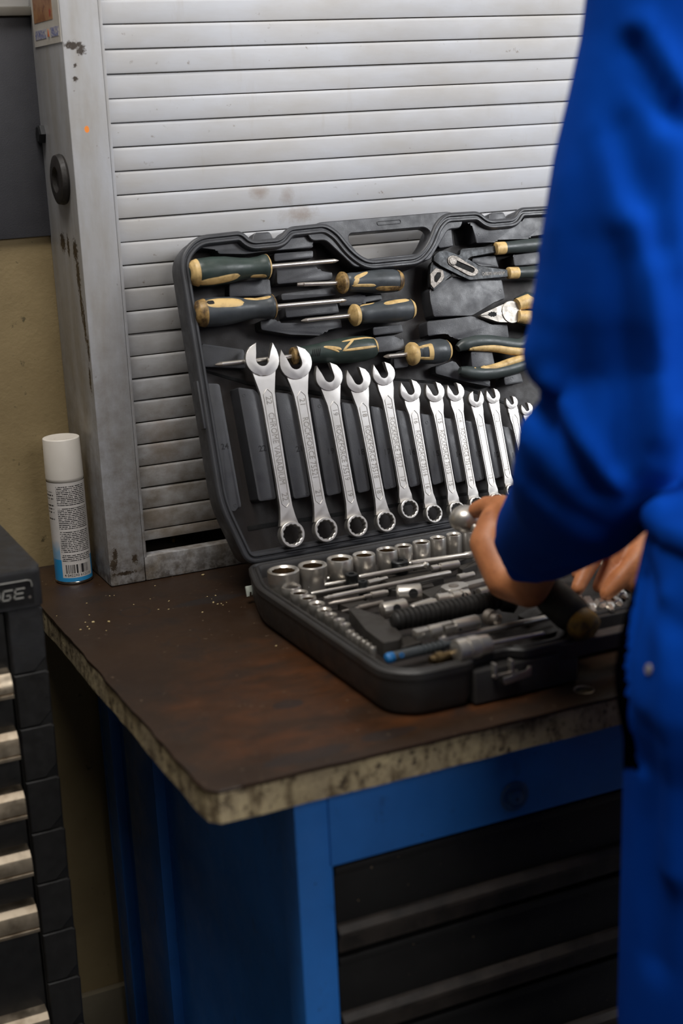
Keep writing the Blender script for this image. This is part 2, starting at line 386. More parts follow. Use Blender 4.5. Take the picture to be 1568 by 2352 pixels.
def slab(z0_, z1_, grow, jit):
    pts = [(0-grow, .786)]
    n = 40
    for k in range(1, n): pts.append((0-grow+random.uniform(-jit, jit), .786-(.786-.012)*k/n))
    pts += [(0-grow+.002, .012), (.012, -grow+.001)]
    n = 70
    for k in range(1, n): pts.append((.012+(1.5-.012)*k/n, 0-grow+random.uniform(-jit, jit)))
    pts += [(1.5, -grow), (1.5, .786)]
    return pts
hole = atz(1340, 1585, ZB)
def with_hole(bmx, name, mat, r_):
    o = obj(name, bmx, mat, wt, 25)
    cbm = lathe([(0, r_), (.2, r_)], (hole.x, hole.y, ZB-.1), (hole.x, hole.y, ZB+.1), 24)
    c = obj('cutter', cbm, mat, smooth=0)
    md = o.modifiers.new('hole', 'BOOLEAN'); md.object = c; md.operation = 'DIFFERENCE'; md.solver = 'EXACT'
    bpy.context.view_layer.update()
    me = bpy.data.meshes.new_from_object(o.evaluated_get(bpy.context.evaluated_depsgraph_get())); o.modifiers.clear(); o.data = me
    bpy.data.objects.remove(c, do_unlink=True)
    return o
bm = prism(slab(0, 0, -.0014, .0009), ZB-.034, ZB-.0035, .0015, seg=1); with_hole(bm, 'core_board', m_edge(), .0085)
bm = prism(slab(0, 0, .0, .0011), ZB-.0035, ZB, .0012, seg=1); M_top = m_top(); with_hole(bm, 'top_sheet', M_top, .0105)
obj('hole_rim', lathe([(0, .0106), (.0008, .0112), (.0012, .0104), (.0006, .0096), (-.002, .0094)], (hole.x, hole.y, ZB-.0003), (hole.x, hole.y, 1), 24, caps=False), M_dim, wt, 40)

# ------------------------------------------------------------------ blue drawer cabinet
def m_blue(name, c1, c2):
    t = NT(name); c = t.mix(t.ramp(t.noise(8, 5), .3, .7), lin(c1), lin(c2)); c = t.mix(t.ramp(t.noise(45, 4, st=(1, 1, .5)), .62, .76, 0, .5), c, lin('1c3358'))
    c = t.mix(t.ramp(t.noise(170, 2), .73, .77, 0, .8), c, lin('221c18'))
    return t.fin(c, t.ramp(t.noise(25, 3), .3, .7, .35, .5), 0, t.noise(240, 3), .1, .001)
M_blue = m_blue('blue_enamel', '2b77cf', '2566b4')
def m_black():
    t = NT('scuffed_black_enamel'); c = t.mix(t.ramp(t.noise(10, 5), .35, .7), lin('131212'), lin('0e0e0e'))
    c = t.mix(t.ramp(t.noise(22, 5, st=(1, 1, 2.5)), .60, .78, 0, .45), c, lin('241e19'))
    c = t.mix(t.ramp(t.noise(200, 2), .745, .77), c, lin('8a765c'))
    return t.fin(c, t.ramp(t.noise(25, 3), .3, .7, .42, .62), 0, t.noise(240, 3), .1, .001)
M_black = m_black()
M_ledge = simple('worn_drawer_ledge', '352e29', .55, .1, '1e1a17', 30, .2, 300, amt=(.4, .65))
dc = empty('drawer_cabinet', (.6, .35, 0), 'blue steel workbench cabinet with black drawers under the worktop', 'cabinet')
X0, Y0, ZT = .0955, .030, ZB-.034
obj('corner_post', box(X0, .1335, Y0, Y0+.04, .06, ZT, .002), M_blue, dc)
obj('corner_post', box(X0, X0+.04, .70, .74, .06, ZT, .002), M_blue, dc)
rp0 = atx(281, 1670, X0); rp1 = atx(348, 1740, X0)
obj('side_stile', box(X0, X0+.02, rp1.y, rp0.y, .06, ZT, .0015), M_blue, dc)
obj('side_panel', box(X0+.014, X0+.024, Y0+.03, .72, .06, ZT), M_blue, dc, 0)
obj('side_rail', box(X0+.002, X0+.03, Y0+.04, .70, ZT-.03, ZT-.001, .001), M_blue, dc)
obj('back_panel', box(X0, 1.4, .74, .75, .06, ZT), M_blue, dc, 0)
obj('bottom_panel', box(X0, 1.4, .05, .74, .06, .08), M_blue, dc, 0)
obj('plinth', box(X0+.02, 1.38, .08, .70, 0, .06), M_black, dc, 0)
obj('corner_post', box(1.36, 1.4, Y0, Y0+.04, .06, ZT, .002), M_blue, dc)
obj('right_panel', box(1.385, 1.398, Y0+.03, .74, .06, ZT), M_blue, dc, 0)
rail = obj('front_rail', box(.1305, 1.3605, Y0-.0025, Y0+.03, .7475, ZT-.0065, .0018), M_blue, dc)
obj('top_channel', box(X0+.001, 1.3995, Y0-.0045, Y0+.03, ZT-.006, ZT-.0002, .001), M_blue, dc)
lk = aty(1181, 1829, Y0-.003)
ro = obj('lock_rosette', lathe([(0, .0165), (.0015, .0168), (.003, .0155), (.0032, .012), (.0022, .0105), (.0024, .009), (.006, .0075), (.0068, .005), (.0068, .0008)], (lk.x, Y0-.002, lk.z), (lk.x, -1, lk.z), 28), m_blue('blue_lock_paint', '2a5a90', '244c7a'), rail, 35)
obj('keyhole', rod((lk.x, Y0-.0080, lk.z-.001), (lk.x, Y0-.0096, lk.z-.001), .0012, 8), M_hole, rail)
zz = .7465
for k in range(6):
    hh = .1005
    zb = zz-hh
    bm = box(.136, 1.358, Y0+.006, Y0+.028, zb+.0305, zz-.0035, .0015)
    dr = obj('drawer', bm, M_black, dc)
    if k == 0: dr['label'] = 'black top drawer front'
    obj('drawer_top_lip', box(.136, 1.358, Y0+.0015, Y0+.010, zz-.013, zz-.0038, .0015), M_black, dr)
    bm = bmesh.new()
    sec = [(Y0+.012, zb+.034), (Y0+.002, zb+.0315), (Y0-.0035, zb+.0255), (Y0-.0035, zb+.021), (Y0+.001, zb+.0185), (Y0+.001, zb+.003), (Y0+.012, zb+.003)]
    A = [bm.verts.new((.136, y, z)) for y, z in sec]; B = [bm.verts.new((1.358, y, z)) for y, z in sec]
    for i in range(len(sec)): bm.faces.new((A[i], A[(i+1) % len(sec)], B[(i+1) % len(sec)], B[i]))
    bm.faces.new(A); bm.faces.new(B[::-1])
    obj('drawer_grip', bm, M_ledge, dr, 20)
    zz -= hh+.0005

# ------------------------------------------------------------------ tool chest at the left edge
M_chest = simple('charcoal_chest_plastic', '2a2b2e', .5, 0, '201f20', 30, .35, 500)
M_chest_d = simple('black_chest_steel', '1b1a1a', .5, 0, '141313', 30, .2, 500)
M_alu = simple('aluminium_pull', 'b3a592', .42, 1.0, '7d6c58', 26, .1, 500, amt=(.45, .75))
XC, YC, ZC = -.05, .362, .9985
tc = empty('tool_chest', (-.3, .56, 0), 'black tool chest with bright metal drawer pulls beside the bench', 'tool chest')
pts = rpoly([(-.60, YC), (XC, YC), (XC, .775), (-.60, .775)], .012, 5)
bm = prism(pts, ZC-.043, ZC, .006, seg=3); obj('chest_lid', bm, M_chest, tc, 40)
# right front column with its stepped edge
e0 = XC-.0022
obj('chest_column', box(-.0935, e0, YC+.006, .77, .05, ZC-.043, .004), M_chest_d, tc)
zz = ZC-.043-.001
for k in range(14):
    hh = .064 if k else .075
    pp = [(-.0915, zz-hh+.001), (e0-.016, zz-hh+.001), (e0-.0015, zz-hh+.0155), (e0-.0005, zz-.003), (e0-.004, zz), (-.0915, zz)]
    obj('column_plate', prism(pp, 0, .007, .0015, seg=1), M_chest if k == 0 else M_chest_d, tc, 30, M=fr(Vector((0, YC+.0085, 0)), Vector((1, 0, 0)), Vector((0, 0, 1)), Vector((0, -1, 0))))
    zz -= hh
    if zz < .12: break
obj('chest_body', box(-.585, -.09, YC+.016, .77, .05, ZC-.043), M_chest_d, tc, 0)
obj('chest_column', box(-.60, -.565, YC+.006, .77, .05, ZC-.043, .004), M_chest_d, tc)
obj('chest_base', box(-.59, -.06, YC+.02, .76, 0, .05), M_chest_d, tc, 0)
# name plate
a = aty(79, 1320, YC-.001); b = aty(75, 1389, YC-.001)
npz0, npz1, npx = ZC-.0385, ZC-.0105, aty(76, 1355, YC).x
npl = obj('name_plate', prism(rpoly([(-.25, npz0), (npx, npz0), (npx, npz1), (-.25, npz1)], [.0, .001, .005, 0]), 0, .0012), simple('black_name_plate', '141416', .4), tc, 20, M=fr(Vector((0, YC+.0003, 0)), Vector((1, 0, 0)), Vector((0, 0, 1)), Vector((0, -1, 0))))
M_pl = simple('pale_plate_print', 'a5a49f', .5, 0, '8b8a85', 200)
th_ = .0011
bm = tube([(-.25, YC-.0011, npz1-th_), (npx-.006, YC-.0011, npz1-th_), (npx-.0022, YC-.0011, npz1-.0022), (npx-th_, YC-.0011, npz1-.006), (npx-th_, YC-.0011, npz1-.009)], .0007, 6)
obj('plate_border', bm, M_pl, npl)
MT = fr(Vector((npx-.0195, YC-.0011, npz0+.0135)), Vector((1, 0, 0)), Vector((0, 0, 1)), Vector((0, -1, 0)))
# block letters D G E drawn as outlined strokes (italic), letter height ~10 mm
def stroke(path, w, M):
    bm = bmesh.new()
    for (p, q) in zip(path, path[1:]):
        p = Vector(p); q = Vector(q); d = (q-p).normalized(); n = Vector((-d.y, d.x))*w; e = d*w*.9
        vs_ = [bm.verts.new((c.x, c.y, z)) for z in (0, .0004) for c in (p-e+n, p-e-n, q+e-n, q+e+n)]
        for f_ in ((0, 1, 2, 3), (4, 7, 6, 5), (0, 4, 5, 1), (1, 5, 6, 2), (2, 6, 7, 3), (3, 7, 4, 0)): bm.faces.new([vs_[i] for i in f_])
    bm.transform(M); return bm
lh = .0105; shr = .22
def it(pts): return [(x+shr*y, y) for x, y in pts]
lets = {'E': [[(.0, 0), (.0, lh), (.0095, lh)], [(0, lh*.5), (.0085, lh*.5)], [(0, 0), (.0095, 0)]],
        'G': [[(.0095, lh), (.0, lh), (.0, 0), (.0085, 0), (.0085, lh*.48), (.0045, lh*.48)]],
        'D': [[(0, 0), (0, lh), (.0075, lh), (.0095, lh*.78), (.0095, lh*.22), (.0075, 0), (0, 0)]]}
xo = {'E': -.0020, 'G': -.0150, 'D': -.028}
for ch, x in xo.items():
    bm = bmesh.new()
    for pth in lets[ch]:
        b2 = stroke([(px+x, py) for px, py in it(pth)], .00085, MT)
        me = bpy.data.meshes.new('tmp'); b2.to_mesh(me); b2.free(); bm.from_mesh(me); bpy.data.meshes.remove(me)
    bmesh.ops.translate(bm, vec=(0, 0, -.0055), verts=bm.verts)
    obj('plate_letter', bm, M_pl, npl, 0)
bm = lathe([(0, .0016), (.0005, .0016)], (npx-.0045, YC-.0011, npz0+.0075), (npx-.0045, -1, npz0+.0075), 14); obj('plate_mark', bm, M_dim, npl)
# drawers with pulls
hz = []
for (px, y0_, y1_) in ((5, 1555, 1608), (30, 1686, 1747), (43, 1824, 1884), (59, 1961, 2015), (74, 2086, 2143), (97, 2335, 2400)):
    a = aty(px, y0_, YC-.012); b = aty(px, y1_, YC-.012); hz.append((a.z, b.z))
zprev = ZC-.046
for (za, zb) in hz:
    bm = box(-.56, -.0945, YC+.009, YC+.02, zb-.004, zprev-.002, .001)
    d = obj('chest_drawer', bm, M_chest_d, tc)
    bm = bmesh.new(); hh = za-zb
    sec = [(YC+.009, za+.002), (YC-.004, za-.0005), (YC-.010, za-.007), (YC-.0125, za-hh*.55), (YC-.0125, zb+.006), (YC-.0105, zb+.0045), (YC-.0130, zb+.0035), (YC-.0130, zb), (YC-.008, zb), (YC-.006, za-hh*.5), (YC+.009, za-.006)]
    xe = -.0965
    A = [bm.verts.new((-.55, y, z)) for y, z in sec]; B = [bm.verts.new((xe, y, z)) for y, z in sec]
    for i in range(len(sec)): bm.faces.new((A[i], A[(i+1) % len(sec)], B[(i+1) % len(sec)], B[i]))
    bm.faces.new(A); bm.faces.new(B[::-1])
    obj('drawer_pull', bm, M_alu, d, 25)
    zprev = zb-.005

# ------------------------------------------------------------------ spray can
cc = atz(172, 1342, ZB); cr = .0246
dirc = Vector((CAM.x-cc.x, CAM.y-cc.y, 0)).normalized(); cc = Vector((cc.x, cc.y, ZB))-dirc*cr*.93
ch = aty(136, 1004, cc.y).z-ZB
can = empty('spray_can', cc, 'white aerosol can with small print, blue base and barcode beside shutter post', 'spray can')
hb_ = ch*.72
def m_label():
    t = NT('can_print'); uv = t.n('ShaderNodeUVMap').outputs[0]; s_ = t.n('ShaderNodeSeparateXYZ'); t.l(uv, s_.inputs[0]); U, Vv = s_.outputs[0], s_.outputs[1]   # U degrees/100 from the camera side, V metres
    def between(x, a, b): return t.math('MULTIPLY', t.math('GREATER_THAN', x, a), t.math('LESS_THAN', x, b))
    def wn(x, y):
        c = t.n('ShaderNodeCombineXYZ'); t.l(x, c.inputs[0]); t.l(y, c.inputs[1]); w = t.n('ShaderNodeTexWhiteNoise', noise_dimensions='2D'); t.l(c.outputs[0], w.inputs['Vector']); return w.outputs['Value']
    row = t.math('FLOOR', t.math('MULTIPLY', Vv, 1/.00245)); fr_ = t.math('FRACT', t.math('MULTIPLY', Vv, 1/.00245))
    colm = t.math('FLOOR', t.math('MULTIPLY', U, 48.0))
    ink = t.math('MULTIPLY', between(fr_, .22, .72), t.math('GREATER_THAN', wn(colm, row), .20))
    par = t.math('GREATER_THAN', t.math('ABSOLUTE', t.math('SUBTRACT', t.math('MODULO', row, 13.0), 4.0)), .5)
    blk = t.math('MULTIPLY', between(U, -.56, 1.15), between(Vv, .031, hb_-.006))
    ink = t.math('MULTIPLY', t.math('MULTIPLY', ink, par), blk)
    row2 = t.math('FLOOR', t.math('MULTIPLY', Vv, 1/.0046)); fr2 = t.math('FRACT', t.math('MULTIPLY', Vv, 1/.0046)); col2 = t.math('FLOOR', t.math('MULTIPLY', U, 34.0))
    ink2 = t.math('MULTIPLY', t.math('MULTIPLY', between(fr2, .25, .68), t.math('GREATER_THAN', wn(col2, row2), .3)), t.math('MULTIPLY', between(U, -1.45, -.78), between(Vv, .088, hb_-.014)))
    ink2 = t.math('MULTIPLY', ink2, t.math('GREATER_THAN', t.math('MODULO', row2, 4.0), .5))
    base = t.mix(t.ramp(t.noise(30, 3), .4, .7), lin('cfcac6'), lin('c2bdb8'))
    blue = t.math('MAXIMUM', t.math('MULTIPLY', t.math('LESS_THAN', Vv, .034), t.math('LESS_THAN', U, -.62)), t.math('MAXIMUM', between(Vv, .004, .0095), t.math('MULTIPLY', t.math('LESS_THAN', Vv, .036), t.math('GREATER_THAN', U, 1.2))))
    sw = t.math('MULTIPLY', t.math('LESS_THAN', U, -.66), t.ramp(t.math('ADD', Vv, t.math('MULTIPLY', t.math('SUBTRACT', t.noise(90, 3), .5), .02)), .060, .046))
    c = t.mix(t.math('MULTIPLY', sw, .75), base, lin('5b9fc9')); c = t.mix(blue, c, lin('2e8cc4'))
    barcol = t.math('FLOOR', t.math('MULTIPLY', U, 60.0))
    zero = t.math('MULTIPLY', barcol, 0.0)
    bar = t.math('MULTIPLY', t.math('GREATER_THAN', wn(barcol, zero), .5), t.math('MULTIPLY', between(U, -.42, .92), between(Vv, .0155, .0275)))
    c = t.mix(t.math('MINIMUM', t.math('ADD', t.math('ADD', ink, ink2), bar), 1.0), c, lin('2b2a2c'))
    return t.fin(c, .32, 0, spec=.5)
def can_body():
    bm = bmesh.new(); uvl = bm.loops.layers.uv.new('UVMap'); seg = 64
    a0 = math.atan2(dirc.y, dirc.x); rows = [0.004, hb_-.002]
    vs_ = [[bm.verts.new((cc.x+cr*math.cos(a0+2*PI*k/seg), cc.y+cr*math.sin(a0+2*PI*k/seg), ZB+h)) for k in range(seg)] for h in rows]
    for k in range(seg):
        f_ = bm.faces.new((vs_[0][k], vs_[0][(k+1) % seg], vs_[1][(k+1) % seg], vs_[1][k]))
        for lp, (kk, h) in zip(f_.loops, ((k, rows[0]), (k+1, rows[0]), (k+1, rows[1]), (k, rows[1]))):
            d = (kk/seg*360+180) % 360-180
            if k == seg//2-1 and kk == seg//2: d = 180
            lp[uvl].uv = (math.radians(d), h)
    return bm
M_label = m_label()
obj('can_body', can_body(), M_label, can, 60)
obj('can_seam', lathe([(0, cr-.002), (.0006, cr-.0002), (.0022, cr+.0006), (.0036, cr+.0004), (.0046, cr-.0003)], cc, cc+ZU, 48), simple('tinplate_seam', 'c0bcb6', .25, 1, 'a8a29a', 40), can, 50)
obj('can_cap', lathe([(hb_-.0025, cr-.003), (hb_-.0018, cr-.0005), (hb_-.0008, cr-.0003), (hb_, cr+.0003), (hb_+.003, cr+.0003), (ch-.0012, cr-.0006), (ch-.0004, cr-.0009), (ch, cr-.0016), (ch-.0001, cr-.004)], cc, cc+ZU, 64), simple('white_cap_plastic', 'd8d2c9', .33, 0, 'cfc8be', 14), can, 40)
# barcode digits bent round the can
bm = textbm('4 042293 612216', .0048)
a0 = math.atan2(dirc.y, dirc.x)
for v in bm.verts:
    a = a0+.25+v.co.x/cr*1.1; h = v.co.y+.0128; v.co = Vector((cc.x+(cr+.00015)*math.cos(a), cc.y+(cr+.00015)*math.sin(a), ZB+h))
obj('barcode_digits', bm, M_mark, can, 0)
# ------------------------------------------------------------------ tool case
half = [(0, .0795), (0, .388), (.026, .413), (.088, .4145), (.099, .4015), (.139, .4015), (.153, .4145), (.205, .4155), (.221, .404), (.238, .378), (.257, .3625)]
CW = .588
outl = [(.024, 0)] + half + [(CW-x, y) for x, y in half[::-1]] + [(CW-.024, 0)]
rad = [.015, .02, .018, .018, .008, .008, .008, .008, .014, .02, .03, .02]; rad = rad + rad[::-1]
OUT = rpoly(outl, rad, 5)
def offset(poly, d):
    a = sum(p[0]*q[1]-q[0]*p[1] for p, q in zip(poly, poly[1:]+poly[:1])); sg = 1 if a > 0 else -1
    o = []; n = len(poly)
    for i in range(n):
        p = Vector(poly[i]); e1 = (p-Vector(poly[i-1])); e2 = (Vector(poly[(i+1) % n])-p)
        if e1.length < 1e-7: e1 = e2
        if e2.length < 1e-7: e2 = e1
        n1 = Vector((-e1.y, e1.x)).normalized()*sg; n2 = Vector((-e2.y, e2.x)).normalized()*sg
        m = n1+n2; m = m/max(.35, m.length_squared)*2 if m.length > 1e-6 else n1
        o.append((p.x+m.x*d, p.y+m.y*d))
    return o
def shell(steps, floor_h, back_h):
    """steps = [(inset, h)] from the outer back edge over the rim to the inner floor"""
    bm = bmesh.new(); rings = [[bm.verts.new((x, y, h)) for x, y in offset(OUT, d)] for d, h in steps]
    n = len(OUT)
    for A, B in zip(rings, rings[1:]):
        for i in range(n): bm.faces.new((A[i], A[(i+1) % n], B[(i+1) % n], B[i]))
    bm.faces.new(rings[0]); ff = bm.faces.new(rings[-1]); ff.material_index = 1
    for f_ in ff.edges[0].link_faces: pass
    return bm
tcs = empty('tool_case', O1-Vector((0, 0, HB)), 'open black plastic tool case, its lid leaning back on the shutter', 'tool case')
FL = -.034
M_trayfloor = simple('tray_floor_plastic', '221b18', .6, 0, '181311', 14, .3, 800)
steps = [(.010, -.046), (.003, -.044), (.0, -.036), (.0, -.010), (-.0012, -.009), (-.0012, -.0025), (.0, -.0008), (.0012, 0), (.0035, 0), (.0042, -.0012), (.0048, -.003), (.0066, -.003), (.0072, -.0012), (.0080, -.0004), (.0100, -.0004), (.0112, -.0016), (.0125, -.006), (.0135, FL)]
lidp = obj('case_lid', shell(steps, FL, 0), [M_plastic, M_trayfloor], tcs, 35, M=LID)
lidp['label'] = 'upright inner lid'
# carrying handle flange of the lid with its slot
def ring_plate(outer, inner, h0, h1, bev=.001):
    bm = bmesh.new(); n = len(outer); m = len(inner)
    def lay(h, o_, i_):
        A = [bm.verts.new((x, y, h)) for x, y in o_]; B = [bm.verts.new((x, y, h)) for x, y in i_]; return A, B
    L0 = lay(h0, outer, inner); L1 = lay(h1-bev, outer, inner); L2 = lay(h1, offset(outer, bev), offset(inner, -bev))
    for lo, hi in ((L0, L1), (L1, L2)):
        for j, cnt in ((0, n), (1, m)):
            for i in range(cnt): bm.faces.new((lo[j][i], lo[j][(i+1) % cnt], hi[j][(i+1) % cnt], hi[j][i]))
    for L in (L0, L2):
        es = []
        for j, cnt in ((0, n), (1, m)):
            for i in range(cnt):
                e = bm.edges.get((L[j][i], L[j][(i+1) % cnt])); es.append(e)
        bmesh.ops.triangle_fill(bm, edges=es, use_beauty=True)
    return bm
fo = rpoly([(.176, .409), (.197, .4185), (.391, .4185), (.412, .409), (.405, .395), (.385, .395), (.350, .356), (.238, .356), (.203, .395), (.183, .395)], .006, 3)
fi = rpoly([(.238, .4005), (.350, .4005), (.358, .394), (.346, .3665), (.250, .3655), (.235, .392)], .007, 4)
obj('handle_flange', ring_plate(fo, fi, -.020, -.0035), M_plastic, lidp, 35, M=LID)
fo2 = rpoly([(.281, .4125), (.315, .4125), (.315, .4085), (.281, .4085)], .0019, 3)
obj('handle_emboss', ring_plate(offset(fo2, -.0008), fo2, -.004, -.0027, .0003), M_plastic, lidp, 35, M=LID)
# latch ears in the two notches
for uc in (.119, CW-.119):
    pts = rpoly([(uc-.017, .398), (uc+.017, .398), (uc+.012, .4135), (uc-.010, .4135)], .003, 3)
    obj('latch_ear', prism(pts, -.030, -.012, .002), M_plastic, lidp, 35, M=LID)

# moulded blocks of the lid tray, given by their visible top faces
def z1(p): return (400+p[0]*.3827, 460+p[1]*.3826)
def z2(p): return (900+p[0]*.2551, 460+p[1]*.2551)
def z3(p): return (480+p[0]*.2679, 780+p[1]*.2679)
def z4(p): return (850+p[0]*.2615, 800+p[1]*.2615)
def block(name, zf, pts, h, mat=None, bev=.0018, r=.003, h0=FL-.001, parent=None):
    q = rpoly([lid(*zf(p), h) for p in pts], r, 3)
    return obj(name, prism(q, h0, h, bev), mat or M_plastic, parent or lidp, 35, M=LID)
TB = 'tray_block'
block('tray_deck', z1, [(120, 240), (385, 203), (430, 268), (640, 262), (705, 188), (935, 165), (978, 215), (832, 218), (835, 285), (600, 300), (425, 322), (265, 322), (250, 285), (125, 292)], -.009)
block(TB, z1, [(598, 318), (835, 300), (835, 345), (600, 368)], -.015)
block(TB, z1, [(612, 398), (840, 386), (872, 424), (950, 430), (953, 476), (618, 504)], -.010)
block(TB, z1, [(330, 500), (450, 482), (575, 472), (585, 572), (330, 582)], -.017)
block(TB, z1, [(640, 560), (958, 520), (975, 570), (645, 602)], -.012)
block(TB, z1, [(665, 642), (980, 614), (992, 676), (670, 706)], -.011)
block(TB, z1, [(515, 722), (600, 706), (628, 737), (800, 736), (1000, 710), (1010, 765), (912, 780), (882, 812), (700, 806), (522, 778)], -.013)
block(TB, z1, [(985, 582), (1125, 560), (1140, 580), (1245, 556), (1250, 600), (1142, 612), (1130, 626), (992, 636)], -.014)
block(TB, z1, [(1190, 762), (1366, 744), (1378, 792), (1195, 812)], -.008)
block(TB, z1, [(1200, 822), (1325, 808), (1328, 832), (1375, 828), (1390, 896), (1212, 916)], -.010)
block(TB, z1, [(1312, 922), (1400, 910), (1408, 1000), (1322, 1012)], -.010)
block(TB, z1, [(165, 858), (420, 895), (430, 1010), (175, 1000)], -.019)
block('tray_deck', z2, [(405, 390), (445, 240), (490, 160), (815, 135), (880, 212), (1160, 205), (1230, 105), (1395, 95), (1500, 95), (1490, 300), (1240, 325), (1235, 345), (940, 356), (935, 378), (760, 388), (718, 215), (690, 196), (560, 205), (530, 240), (556, 412), (425, 432)], -.008)
block(TB, z2, [(338, 800), (560, 682), (700, 722), (990, 706), (1022, 890), (930, 912), (722, 1036), (376, 1052), (345, 900)], -.009, r=.004)
block(TB, z2, [(312, 1088), (722, 1042), (900, 1122), (1040, 1112), (1056, 1242), (860, 1222), (572, 1256), (530, 1212), (470, 1200), (322, 1226)], -.010, r=.004)
block(TB, z2, [(706, 1362), (900, 1342), (930, 1490), (722, 1512)], -.008)
block(TB, z2, [(1005, 1592), (1160, 1552), (1186, 1640), (1016, 1666)], -.010)
block(TB, z2, [(1085, 492), (1330, 460), (1350, 575), (1102, 592)], -.010)
block(TB, z2, [(390, 1492), (560, 1442), (640, 1542), (880, 1612), (890, 1682), (700, 1642), (392, 1562)], -.018)
block(TB, z2, [(720, 520), (930, 490), (965, 610), (800, 590), (720, 560)], -.016)
# pockets beside the handle, their shade laid in as flat black sheets
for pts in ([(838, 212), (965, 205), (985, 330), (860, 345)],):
    block('pocket_shade', z1, pts, FL+.0006, M_hole, .0002, h0=FL-.0005)
block('pocket_shade', z2, [(545, 212), (700, 205), (740, 395), (570, 410)], FL+.0006, M_hole, .0002, h0=FL-.0005)
# dividers between the wrenches with their size numbers
DIV = [('24', z3, [(-30, 372), (92, 376), (282, 1442), (215, 1450), (170, 1490), (140, 1480), (-30, 640)], (135, 918)),
       ('22', z3, [(245, 405), (400, 430), (440, 500), (580, 1368), (425, 1390)], (458, 935)),
       ('21', z3, [(560, 447), (700, 465), (742, 512), (870, 1345), (727, 1370)], (776, 938)),
       ('19', z3, [(865, 492), (985, 510), (1022, 562), (1140, 1315), (1012, 1345)], (1042, 958)),
       ('18', z3, [(1130, 532), (1250, 552), (1278, 602), (1385, 1295), (1277, 1320)], (1303, 966)),
       ('17', z4, [(0, 502), (100, 522), (132, 572), (235, 1220), (127, 1246)], (150, 910)),
       ('16', z4, [(220, 532), (320, 556), (352, 607), (445, 1200), (347, 1226)], (368, 912)),
       ('15', z4, [(435, 567), (540, 586), (566, 627), (650, 1175), (552, 1206)], (578, 926)),
       ('14', z4, [(640, 602), (730, 621), (757, 662), (840, 1165), (752, 1186)], (777, 932)),
       ('13', z4, [(830, 627), (910, 646), (937, 682), (1010, 1150), (922, 1176)], (952, 930)),
       ('12', z4, [(1000, 657), (1075, 671), (1097, 712), (1170, 1125), (1092, 1150)], (1110, 935)),
       ('11', z4, [(1155, 677), (1230, 696), (1257, 737), (1330, 1105), (1250, 1130)], (1270, 940)),
       ('10', z4, [(1310, 700), (1375, 715), (1397, 755), (1465, 1085), (1395, 1110)], (1420, 945))]
LEAN = math.atan2(.09, 1)*1.0
for s, zf, pts, c in DIV:
    b = block('wrench_divider', zf, pts, -.004, None, .002, .004)
    u, v = lid(*zf(c), -.0039)
    obj('size_number', textbm(s, .0105, 0, .0003, .012), M_mark, b, 0, M=LID @ Matrix.Translation((u, v, -.0041)))
# little round ejector marks
for zf, c, h in ((z3, (298, 478), -.004), (z3, (840, 1320), -.004), (z3, (945, 570), -.004), (z3, (222, 1420), -.004), (z4, (497, 652), -.004), (z4, (187, 1210), -.004), (z4, (970, 1135), -.004), (z2, (775, 305), -.008), (z2, (585, 695), -.009), (z2, (975, 810), -.009), (z2, (745, 1385), -.008), (z2, (1080, 1605), -.010), (z2, (1100, 505), -.010)):
    u, v = lid(*zf(c), h); cir = [(u+.0022*math.cos(a), v+.0022*math.sin(a)) for a in (2*PI*k/12 for k in range(12))]
    obj('moulding_mark', ring_plate(cir, [(u+.0016*math.cos(2*PI*k/12), v+.0016*math.sin(2*PI*k/12)) for k in range(12)], h-.0002, h+.0003, .0001), M_plastic, lidp, 0, M=LID)
# grooves in the lower tray, their shade laid on as thin dark strips
block('groove_shade', z3, [(330, 1600), (1500, 1420), (2900, 1200), (2900, 1225), (1500, 1450), (335, 1640)], FL+.0008, M_hole, r=.001, bev=.0003)
block('groove_shade', z1, [(175, 1015), (440, 1085), (900, 1150), (1100, 1190), (1100, 1205), (430, 1105), (178, 1030)], FL+.0008, M_hole, r=.001, bev=.0003)
block('groove_shade', z2, [(20, 1600), (560, 1640), (1080, 1840), (1080, 1860), (550, 1665), (20, 1620)], FL+.0008, M_hole, r=.001, bev=.0003)
# side hinge rib on the outer wall of the lid
q0 = lid(472, 880, -.004); q1 = lid(482, 985, -.004)
obj('side_clip', box(-.0035, .0005, .175, .235, -.016, -.002, .001), M_plastic, lidp, 35, M=LID)

# --- base
BD = 1.045
def basept(x, y, h): return (x, -y*BD, h)
bm = shell([(.014, -.049), (.006, -.047), (.002, -.038), (.0, -.010), (-.0012, -.009), (-.0012, -.0025), (.0, -.0008), (.0012, 0), (.0035, 0), (.0042, -.0012), (.0048, -.003), (.0066, -.003), (.0072, -.0012), (.0080, -.0004), (.0100, -.0004), (.0112, -.0016), (.0125, -.006), (.0135, -.016)], 0, 0)
for v in bm.verts: v.co.y *= -BD
M_base = simple('base_plastic', '343333', .45, 0, '292624', 22, .3, 700)
basep = obj('case_base', bm, [M_base, M_trayfloor], tcs, 35, M=BAS)
basep['label'] = 'lower half full of sockets and bars'
